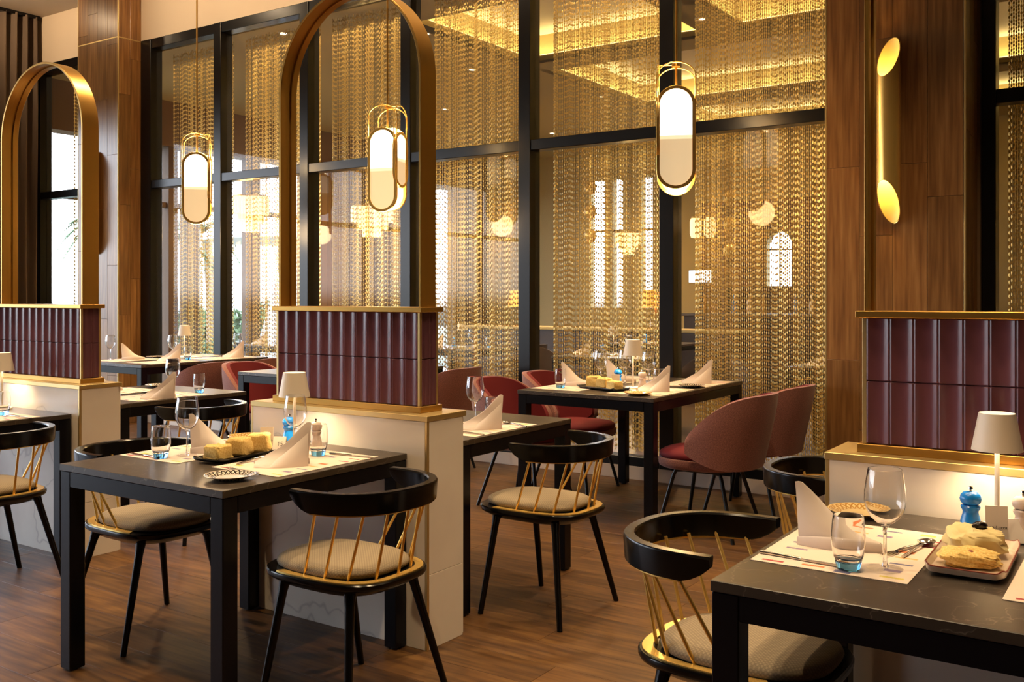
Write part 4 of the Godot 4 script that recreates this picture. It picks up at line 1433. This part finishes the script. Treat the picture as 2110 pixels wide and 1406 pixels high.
func far_pendant(at: Vector3, label: String) -> void:
	var t := thing("pendant_lamp", at, 0.0, label, "pendant lamp", "white cylinder pendants in the far room")
	part("rod", tube([Vector3(0, 0.13, 0), Vector3(0, 4.04 - at.y, 0)], 0.005, -1.0, 8), M.brass, t)
	part("cap", lathe("fp_cap", [Vector2(0, 0.12), Vector2(0.06, 0.12), Vector2(0.06, 0.14), Vector2(0, 0.15)], 20), M.brass, t)
	part("glass_shade", lathe("fp_shade", [Vector2(0, -0.16), Vector2(0.06, -0.15), Vector2(0.08, -0.10), Vector2(0.08, 0.08), Vector2(0.06, 0.12), Vector2(0, 0.125)], 24, 50.0), M.chandelier_glow, t)

func disc_strand(at: Vector3, n: int, label: String) -> void:
	var t := thing("disc_garland", at, 0.0, label, "ornament", "strings of gold discs in the far room")
	part("cord", tube([Vector3(0, -0.45 * n + 0.2, 0), Vector3(0, 4.04 - at.y, 0)], 0.004, -1.0, 6), M.brass, t)
	for k in n:
		part("gold_disc", lathe("gold_disc", [Vector2(0, -0.11), Vector2(0.05, -0.095), Vector2(0.082, -0.04), Vector2(0.082, 0.04), Vector2(0.05, 0.095), Vector2(0, 0.11)], 24, 60.0), M.brass_rod, t, Vector3(0, -0.36 * k, 0))

func big_lamp(at: Vector3, label: String) -> void:
	var t := thing("table_lamp", at, 0.0, label, "table lamp", "amber drum lamps in the far room")
	part("base", lathe("big_base", [Vector2(0, 0), Vector2(0.10, 0), Vector2(0.10, 0.015), Vector2(0.03, 0.03), Vector2(0.05, 0.15), Vector2(0.02, 0.32), Vector2(0, 0.32)], 24, 40.0), M.brass, t)
	part("lamp_shade", lathe("big_shade", [Vector2(0.205, 0.30), Vector2(0.19, 0.55), Vector2(0.187, 0.55), Vector2(0.202, 0.30), Vector2(0.205, 0.30)], 36, 30.0), M.amber_glow, t)
	omni(at + Vector3(0, 0.24, 0), Color(1.0, 0.72, 0.36), 0.5, 0.05)

func lounge_chair(at: Vector2, turn: float, label: String) -> void:
	var t := thing("lounge_chair", Vector3(at.x, 0, at.y), turn, label, "chair", "dark leather chairs in the far room")
	part("cushion", C.tub_cushion, M.leather_dark, t)
	part("seat_base", C.tub_base, M.leather_dark, t)
	part("backrest", C.tub_back, M.leather_dark, t)
	for p in [[-0.16, 0.15], [0.13, 0.15], [-0.16, -0.15], [0.13, -0.15]]:
		part("leg", tube([Vector3(p[0], 0.38, p[1]), Vector3(p[0] * 1.3, 0.0, p[1] * 1.3)], 0.012, 0.010, 8), M.brass, t)

func far_table(c: Vector2, label: String, n: int) -> void:
	table(c - Vector2(0.5, 0.42), c + Vector2(0.5, 0.42), 0.75, label)
	var at := label.replace("dark table", "").strip_edges()
	if n > 0:
		table_lamp(c + Vector2(0.02, 0.05), 0.75, "small white lamp on the table " + at, 0.06)
		mill(c + Vector2(-0.12, 0.02), 0.75, true, "blue mill on the table " + at)
		mill(c + Vector2(0.15, -0.05), 0.75, false, "white mill on the table " + at)
	if n > 1:
		wine_glass(c + Vector2(0.28, 0.20), 0.75, "wine glass on the table " + at)
		napkin(c + Vector2(-0.30, 0.15), 0.75, 0.7, "napkin on the table " + at)
		tumbler(c + Vector2(0.30, -0.1), 0.75, "tumbler on the table " + at)

func bar_stool(at: Vector2, label: String) -> void:
	var t := thing("bar_stool", Vector3(at.x, 0, at.y), 0.6, label, "stool", "bar stools in the far room")
	part("seat", lathe("stool_seat", [Vector2(0, 0.66), Vector2(0.19, 0.66), Vector2(0.205, 0.69), Vector2(0.195, 0.73), Vector2(0, 0.74)], 30, 40.0), M.leather_dark, t)
	for k in 4:
		var a := TAU * k / 4.0 + 0.4
		part("leg", tube([Vector3(cos(a) * 0.15, 0.67, sin(a) * 0.15), Vector3(cos(a) * 0.20, 0.0, sin(a) * 0.20)], 0.011, -1.0, 8), M.black_metal, t)
	var ring := []
	for j in 33:
		ring.append(Vector3(cos(TAU * j / 32.0) * 0.19, 0.22, sin(TAU * j / 32.0) * 0.19))
	part("foot_ring", tube(ring, 0.010, -1.0, 8), M.brass_rod, t)
	if not C.has("stool_back"):
		var s := PackedVector3Array()
		var rings := []
		for j in 21:
			var a := deg_to_rad(lerpf(-85.0, 85.0, j / 20.0))
			var d := Vector3(cos(a), 0, sin(a))
			rings.append(PackedVector3Array([d * 0.20 + Vector3(0, 0.80, 0), d * 0.225 + Vector3(0, 0.80, 0), d * 0.235 + Vector3(0, 0.98, 0), d * 0.212 + Vector3(0, 0.98, 0)]))
		loft(s, rings)
		C["stool_back"] = commit(s, 40.0)
	part("backrest", C.stool_back, M.leather_dark, t)
	for z in [-0.17, 0.17]:
		part("back_post", tube([Vector3(0.12, 0.70, z), Vector3(0.135, 0.84, z)], 0.010, -1.0, 8), M.black_metal, t)

func palm(at: Vector3, h: float, seed_: int, label: String) -> void:
	var r := RandomNumberGenerator.new()
	r.seed = seed_
	var t := thing("palm_tree", at, 0.0, label, "palm tree", "palms outside the far room")
	var pts := []
	for k in 9:
		var f := k / 8.0
		pts.append(Vector3(0.25 * f * f * sin(seed_), h * f, 0.2 * f * f * cos(seed_)))
	part("trunk", tube(pts, 0.17, 0.10, 12), M.trunk, t)
	var top: Vector3 = pts[8]
	for k in 16:
		var a := TAU * k / 16.0 + r.randf() * 0.3
		var rise := r.randf_range(-0.2, 0.9)
		var s := PackedVector3Array()
		var l := r.randf_range(1.1, 1.5)
		var out := Vector3(cos(a), 0, sin(a))
		var side := Vector3(-sin(a), 0, cos(a))
		var spine := []
		for j in 25:
			var f := j / 24.0
			spine.append(top + out * l * f * 0.9 + Vector3(0, l * (rise * f - 1.1 * f * f), 0))
		for j in range(2, 24):
			var f := j / 24.0
			var w := 0.42 * sin(PI * clampf(f * 0.85 + 0.12, 0, 1))
			for sg in [-1.0, 1.0]:
				var p: Vector3 = spine[j]
				var tip: Vector3 = p + side * sg * w + out * w * 0.5 - Vector3(0, w * 0.55, 0)
				tri(s, p - out * 0.012, tip, p + out * 0.022)
		tube_soup(s, [spine[0], spine[8], spine[16], spine[24]], 0.014, 0.004, 5)
		part("frond", commit(s, 30.0, false), M.leaf, t)

func bush(at: Vector3, r: float, seed_: int, label: String) -> void:
	var n := FastNoiseLite.new()
	n.seed = seed_
	n.frequency = 0.9
	var s := PackedVector3Array()
	var g := RandomNumberGenerator.new()
	g.seed = seed_
	for k in 700:
		var d := Vector3(g.randfn(), absf(g.randfn()) * 0.9, g.randfn()).normalized()
		var p := d * r * (0.75 + 0.35 * n.get_noise_3dv(d * 2.0) + g.randf() * 0.2)
		var u := Vector3(g.randfn(), g.randfn(), g.randfn()).normalized() * r * 0.13
		var w := u.cross(d).normalized() * r * 0.06
		tri(s, p - u, p + w, p + u)
		tri(s, p - u, p + u, p - w)
	var t := thing("shrub", at, 0.0, label, "shrub", "shrubs outside the far room")
	part("foliage", commit(s, 20.0, false), M.leaf, t)
	part("stem", tube([Vector3(0, 0, 0), Vector3(0, r * 0.8, 0)], 0.03, 0.015, 6), M.trunk, t)

func ceiling_piece(a: Vector3, b: Vector3) -> void:
	var d := b - a
	part("ceiling_panel", bx(d.x, d.y, d.z, 0.0), M.plaster_warm, get_node("ceiling_far"), (a + b) * 0.5 - get_node("ceiling_far").position)

func tray(x0: float, x1: float, z0: float, z1: float, n: int) -> void:
	# a raised coffer: walls up from the ceiling, a lip that hides a glowing strip, a lit top
	var y := 4.05
	var top := struct("ceiling_tray_%d" % n, bx(x1 - x0 + 0.3, 0.05, z1 - z0 + 0.3, 0.0), M.ceiling_white, Vector3((x0 + x1) * 0.5, y + 0.345, (z0 + z1) * 0.5))
	var o := -top.position
	for s in [[Vector3(x0 - 0.15, y, z0 - 0.15), Vector3(x1 + 0.15, y + 0.32, z0 - 0.10)], [Vector3(x0 - 0.15, y, z1 + 0.10), Vector3(x1 + 0.15, y + 0.32, z1 + 0.15)], [Vector3(x0 - 0.15, y, z0 - 0.1), Vector3(x0 - 0.10, y + 0.32, z1 + 0.1)], [Vector3(x1 + 0.10, y, z0 - 0.1), Vector3(x1 + 0.15, y + 0.32, z1 + 0.1)]]:
		span("tray_side", s[0] + o, s[1] + o, M.plaster_warm, top, 0.0)
	for s in [[Vector3(x0 - 0.1, y, z0 - 0.1), Vector3(x1 + 0.1, y + 0.06, z0)], [Vector3(x0 - 0.1, y, z1), Vector3(x1 + 0.1, y + 0.06, z1 + 0.1)], [Vector3(x0 - 0.1, y, z0), Vector3(x0, y + 0.06, z1)], [Vector3(x1, y, z0), Vector3(x1 + 0.1, y + 0.06, z1)]]:
		span("tray_lip", s[0] + o, s[1] + o, M.plaster_warm, top, 0.0)
	for s in [[Vector3(x0, y + 0.06, z0 - 0.05), Vector3(x1, y + 0.075, z0 - 0.02)], [Vector3(x0, y + 0.06, z1 + 0.02), Vector3(x1, y + 0.075, z1 + 0.05)], [Vector3(x0 - 0.05, y + 0.06, z0), Vector3(x0 - 0.02, y + 0.075, z1)], [Vector3(x1 + 0.02, y + 0.06, z0), Vector3(x1 + 0.05, y + 0.075, z1)]]:
		span("led_strip", s[0] + o, s[1] + o, M.cove_glow, top, 0.0)
		var c: Vector3 = (s[0] + s[1]) * 0.5 + Vector3(0, 0.012, 0)
		var d: Vector3 = s[1] - s[0]
		area(c, c + Vector3(0, 1, 0), d.x, d.z, Color(1.0, 0.89, 0.58), 0.40 * maxf(d.x, d.z))

func far_room() -> void:
	var zf := ZW - 0.20
	var zb := -16.0
	struct("floor_far", bx(15.2, 0.1, 9.5, 0.0), M.stone_floor, Vector3(-3.9, -0.05, (zf + zb) * 0.5))
	# back wall round its tall slots and one small arched opening
	var wall := struct("wall_far_back", bx(15.2, 1.15, 0.2, 0.0), M.plaster_warm, Vector3(-3.9, 0.575, zb - 0.1))
	for p in [[-11.5, -9.07, 1.15, 3.55], [-8.73, -8.58, 1.15, 3.55], [-8.36, -7.99, 1.15, 3.55], [-7.75, -5.64, 1.15, 3.55], [-5.64, -5.20, 1.15, 1.53], [-5.64, -5.20, 2.48, 3.55], [-5.20, 3.7, 1.15, 3.55], [-11.5, 3.7, 3.55, 4.4]]:
		span("wall_piece", Vector3(p[0], p[2], zb - 0.2) - wall.position, Vector3(p[1], p[3], zb) - wall.position, M.plaster_warm, wall, 0.0)
	for sx in [-1.0, 1.0]:
		var sp := PackedVector2Array([Vector2(0.22 * sx, 0.0), Vector2(0.22 * sx, 0.22)])
		for j in 9:
			var a := PI / 2 * j / 8.0
			sp.append(Vector2(sin(a) * 0.22 * sx, cos(a) * 0.22))
		part("arch_spandrel", prism("spandrel%d" % int(sx), sp, 0.2), M.plaster_warm, wall, Vector3(-5.42, 2.26, zb - 0.1) - wall.position)
	struct("wall_far_right", bx(0.2, 4.4, 9.6, 0.0), M.plaster_warm, Vector3(3.7, 2.2, (zf + zb) * 0.5))
	# ceiling with coffers
	var trays := [[-6.1, -3.95, -9.35, -7.35], [-3.55, -0.7, -9.35, -7.35], [-6.1, -0.7, -12.4, -9.85], [-0.3, 2.8, -12.4, -7.35], [-6.1, 2.8, -15.2, -12.9]]
	var base := struct("ceiling_far", bx(4.9, 0.1, 9.33, 0.0), M.plaster_warm, Vector3(-8.95, 4.10, (zf + zb) * 0.5))
	base.name = "ceiling_far"
	for s in [[-6.5, 3.7, -7.35, zf], [-6.5, -6.1, zb, -7.35], [2.8, 3.7, zb, -7.35], [-6.1, 2.8, zb, -15.2], [-6.1, 2.8, -12.9, -12.4], [-6.1, -0.3, -9.85, -9.35], [-3.95, -3.55, -9.35, -7.35], [-0.7, -0.3, -12.4, -7.35]]:
		ceiling_piece(Vector3(s[0], 4.05, s[2]), Vector3(s[1], 4.10, s[3]))
	for i in trays.size():
		tray(trays[i][0], trays[i][1], trays[i][2], trays[i][3], i + 1)
	struct("ceiling_far_slab", bx(15.6, 0.1, 9.5, 0.0), M.plaster_dark, Vector3(-3.9, 4.60, (zf + zb) * 0.5))
	for p in [[-7.49, -6.90, "just left of the top of the middle arch"], [-6.30, -7.72, "right of the middle arch, the upper of two"], [-6.83, -9.26, "right of the middle arch, the lower of two"], [-3.75, -8.81, "right of the rod of the right pendant"], [-8.6, -8.4, ""], [-8.6, -11.0, ""], [-6.3, -11.5, ""], [-8.4, -13.6, ""], [-3.2, -12.65, ""], [-0.5, -8.2, ""], [-0.5, -11.0, ""]]:
		downlight(Vector3(p[0], 4.05, p[1]), 10.0, 50.0, "recessed far ceiling light " + p[2] if p[2] else "faint recessed light deeper in the far ceiling", Color(1.0, 0.87, 0.64))
	# garden side: header beam, brown posts, glazing; beyond z = -11.1 a wall with gold drapes and one window
	var xe := -11.4
	struct("wall_far_left_beam", bx(0.3, 0.72, 9.5, 0.0), M.plaster_dark, Vector3(xe - 0.15, 3.79, (zf + zb) * 0.5))
	var k := 60
	for p in [[-8.49, 0.15], [-8.82, 0.23], [-9.93, 0.23], [-11.06, 0.25]]:
		struct("trim_%d" % k, bx(0.16, 3.43, p[1], 0.004), M.post_brown, Vector3(xe - 0.08, 1.715, p[0]))
		k += 1
	struct("trim_%d" % k, bx(0.08, 0.07, 4.4, 0.003), M.post_brown, Vector3(xe - 0.08, 2.62, -8.9))
	struct("wall_far_left", bx(0.2, 3.43, 2.7, 0.0), M.plaster_dark, Vector3(xe - 0.1, 1.715, -12.5))
	struct("wall_far_left_end", bx(0.2, 3.43, 1.2, 0.0), M.plaster_dark, Vector3(xe - 0.1, 1.715, -15.5))
	struct("window_20", bx(0.02, 3.3, 4.1, 0.0), M.window_glass, Vector3(xe - 0.1, 1.7, -9.05))
	# back wall: tall bright windows, a painted wall with a small arched window, a bar before it
	k = 70
	for p in [[-8.90, 0.34], [-8.47, 0.22], [-7.87, 0.24]]:
		var o := struct("window_%d" % k, bx(p[1], 0.04, 0.05, 0.003), M.post_brown, Vector3(p[0], 2.58, zb - 0.05))
		span("glass_pane", Vector3(-p[1] * 0.5, -1.43, -0.01), Vector3(p[1] * 0.5, 0.97, 0.0), M.window_glass, o, 0.0)
		k += 1
	var mur := struct("wall_mural", bx(3.2, 1.5, 0.03, 0.0), M.mural, Vector3(-5.2, 0.78, zb + 0.015))
	for p in [[-6.8, -5.66, 1.53, 3.0], [-5.18, -3.6, 1.53, 3.0], [-5.66, -5.18, 2.50, 3.0]]:
		span("mural_piece", Vector3(p[0], p[2], zb) - mur.position, Vector3(p[1], p[3], zb + 0.03) - mur.position, M.mural, mur, 0.0)
	var arch := struct("window_80", bx(0.024, 0.95, 0.03, 0.0), M.dark_wood, Vector3(-5.42, 2.005, zb - 0.05))
	span("glazing_bar", Vector3(-0.22, 0.13, -0.012), Vector3(0.22, 0.155, 0.012), M.dark_wood, arch, 0.0)
	var bar := thing("bar_counter", Vector3(-4.6, 0, -14.2), 0.0, "dark bar counter in front of the painted wall of the far room", "bar")
	span("front", Vector3(-1.6, 0, -0.3), Vector3(2.2, 1.06, 0.3), M.dark_wood, bar, 0.004)
	span("counter_top", Vector3(-1.68, 1.06, -0.36), Vector3(2.28, 1.10, 0.36), M.table_stone, bar, 0.004)
	var shelf := thing("bar_shelf", Vector3(-5.0, 0, -15.72), 0.0, "dark back shelf behind the far bar", "shelf")
	for y in [1.15, 1.50]:
		span("shelf_board", Vector3(-1.2, y, -0.12), Vector3(1.7, y + 0.03, 0.14), M.dark_wood, shelf, 0.002)
	for x in [-1.2, 0.25, 1.67]:
		span("upright", Vector3(x, 0, -0.12), Vector3(x + 0.03, 1.53, 0.14), M.dark_wood, shelf, 0.002)
	for i in 12:
		var hue: String = ["brass coloured", "dark", "blue", "white"][i % 4]
		var b := thing("bottle", Vector3(-6.05 + 0.24 * i, 1.10, -14.36), 0.0, "%s %s bottle from the left on the far bar counter" % [["first", "second", "third"][i / 4], hue], "bottle", "bottles of the far bar")
		part("glass_body", lathe("bottle", [Vector2(0, 0), Vector2(0.036, 0), Vector2(0.038, 0.01), Vector2(0.038, 0.17), Vector2(0.015, 0.22), Vector2(0.013, 0.29), Vector2(0, 0.29)], 16, 40.0), [M.brass, M.dark_wood, M.blue_mill, M.white_mill][i % 4], b)
		part("stopper", lathe("bottle_cap", [Vector2(0, 0.29), Vector2(0.014, 0.29), Vector2(0.014, 0.315), Vector2(0, 0.315)], 12), M.black_metal, b)
	var sc := thing("bar_screen", Vector3(-5.55, 1.56, -13.0), 0.0, "small bright white screen above the far bar", "screen")
	part("screen_panel", bx(0.34, 0.17, 0.02, 0.002), M.white_screen, sc, Vector3(0, 0.085, 0))
	part("housing", bx(0.36, 0.19, 0.02, 0.003), M.black_metal, sc, Vector3(0, 0.085, -0.02))
	part("stand", bx(0.04, 1.56, 0.04, 0.003), M.black_metal, sc, Vector3(0, -0.78, -0.02))
	drum_chandelier(Vector3(-10.35, 2.72, -8.95), 0.235, 0.48, "crystal drum chandelier before the garden posts")
	drum_chandelier(Vector3(-10.05, 2.72, -11.05), 0.32, 0.45, "tiered crystal chandelier seen through the middle arch")
	drum_chandelier(Vector3(-7.47, 2.42, -14.5), 0.21, 0.36, "small crystal chandelier before the bright back windows")
	far_pendant(Vector3(-5.47, 2.33, -12.65), "left white cylinder pendant over the far bar")
	far_pendant(Vector3(-5.26, 2.33, -12.65), "right white cylinder pendant over the far bar")
	disc_strand(Vector3(-7.12, 2.98, -12.6), 3, "string of gold discs left of the window post")
	disc_strand(Vector3(-4.95, 2.70, -12.6), 3, "string of gold discs above the far bar")
	far_table(Vector2(-7.0, -9.3), "dark table in the far room behind the middle partition", 2)
	far_table(Vector2(-4.75, -8.9), "dark table in the far room behind the window table", 2)
	far_table(Vector2(-2.25, -8.7), "dark table in the far room behind the rose chairs", 2)
	far_table(Vector2(-9.3, -8.6), "dark table in the far room by the garden posts", 2)
	far_table(Vector2(-5.6, -11.6), "dark table deeper in the far room", 1)
	lounge_chair(Vector2(-7.75, -9.3), PI, "dark chair left of the far table behind the middle partition")
	lounge_chair(Vector2(-6.25, -9.3), 0.0, "dark chair right of the far table behind the middle partition")
	lounge_chair(Vector2(-5.5, -8.9), PI, "dark chair left of the far table behind the window table")
	lounge_chair(Vector2(-4.0, -9.1), 0.0, "dark chair right of the far table behind the window table")
	lounge_chair(Vector2(-3.0, -8.7), PI, "dark chair left of the far table behind the rose chairs")
	lounge_chair(Vector2(-8.6, -8.6), 0.0, "dark chair by the far table at the garden posts")
	bar_stool(Vector2(-1.92, -7.75), "stool with a brass foot ring close behind the glass")
	bar_stool(Vector2(-2.5, -13.3), "stool at the right of the far bar")
	bar_stool(Vector2(-4.2, -13.4), "stool at the middle of the far bar")
	bar_stool(Vector2(-5.2, -13.4), "stool at the left of the far bar")
	var cab := thing("sideboard", Vector3(-8.4, 0, -12.6), 0.0, "sideboard with amber lamps in the far room", "sideboard")
	span("body", Vector3(-0.9, 0, -0.25), Vector3(3.6, 0.86, 0.25), M.dark_wood, cab, 0.004)
	span("top", Vector3(-0.93, 0.86, -0.28), Vector3(3.63, 0.90, 0.28), M.plaster_warm, cab, 0.004)
	big_lamp(Vector3(-8.35, 0.90, -12.6), "amber drum lamp on the far sideboard, left")
	big_lamp(Vector3(-6.05, 0.90, -12.6), "amber drum lamp on the far sideboard, right")
	# drapes of the garden wall
	for p in [[-11.55, 0.5], [-13.7, 0.7]]:
		var s := PackedVector3Array()
		var rings := []
		for y in [3.42, 2.2, 1.0, 0.02]:
			var ring := PackedVector3Array()
			for j in 41:
				ring.append(Vector3(sin(j * 0.9) * 0.04, y, p[1] * (j / 40.0 - 0.5)))
			for j in 41:
				ring.append(ring[40 - j] + Vector3(-0.01, 0, 0))
			rings.append(ring)
		loft(s, rings)
		var d := part("drape", commit(s, 60.0), M.drape_gold, self, Vector3(xe + 0.07, 0, p[0]))
		tag(d, "gold drape on the garden wall of the far room, " + ("before the plaster" if p[0] > -12.0 else "beside its last window"), "curtain", "gold drapes of the far room")
	# garden
	struct("floor_garden", bx(40, 0.1, 60, 0.0), M.paving, Vector3(-31.7, -0.10, -6))
	palm(Vector3(-17.6, -0.05, -12.6), 2.7, 3, "palm beyond the first garden post")
	palm(Vector3(-19.4, -0.05, -15.6), 3.1, 5, "palm between the garden posts")
	palm(Vector3(-21.5, -0.05, -18.6), 3.5, 8, "tall palm behind the crystal chandelier")
	palm(Vector3(-22.6, -0.05, -23.0), 3.6, 11, "far palm in the garden")
	palm(Vector3(-23.5, -0.05, -15.2), 3.3, 14, "palm seen left of the first garden post")
	for i in 8:
		bush(Vector3(-25.2 - (i % 2) * 0.4, 0.0, -9.5 - i * 2.6), 1.0 + 0.1 * (i % 3), 20 + i, "shrub %s in the garden hedge" % ["nearest", "second", "third", "fourth", "fifth", "sixth", "seventh", "last"][i])
	for i in 5:
		bush(Vector3(-15.6 - (i % 2) * 0.5, 0.0, -8.7 - i * 1.9), 0.42 + 0.06 * (i % 3), 40 + i, "low %s shrub close to the garden posts" % ["first", "second", "third", "fourth", "fifth"][i])
	struct("wall_garden", bx(0.2, 1.3, 40, 0.0), M.sail_white, Vector3(-28.0, 0.60, -12))
	var sail := thing("garden_parasol", Vector3(-15.2, -0.05, -13.9), 0.0, "large white garden parasol outside the far room", "parasol")
	part("canopy", lathe("parasol", [Vector2(1.7, 2.55), Vector2(0.9, 3.15), Vector2(0.05, 3.75), Vector2(0.0, 3.76), Vector2(0.0, 3.73), Vector2(0.88, 3.12), Vector2(1.68, 2.53), Vector2(1.7, 2.55)], 8, 20.0), M.sail_white, sail)
	part("pole", tube([Vector3(0, 0, 0), Vector3(0, 3.74, 0)], 0.04, -1.0, 10), M.trunk, sail)
	part("side_cloth", prism("parasol_cloth", PackedVector2Array([Vector2(-0.9, 0.2), Vector2(0.7, 0.2), Vector2(0.5, 2.5), Vector2(-0.2, 2.6)]), 0.02), M.sail_white, sail, Vector3(1.0, 0, 0.4), Vector3(0, 0.6, 0))

func _ready() -> void:
	rng.seed = 7
	materials()
	camera_and_sky()
	paint_prints()
	shell()
	furnish()
	lay_tables()
	far_room()
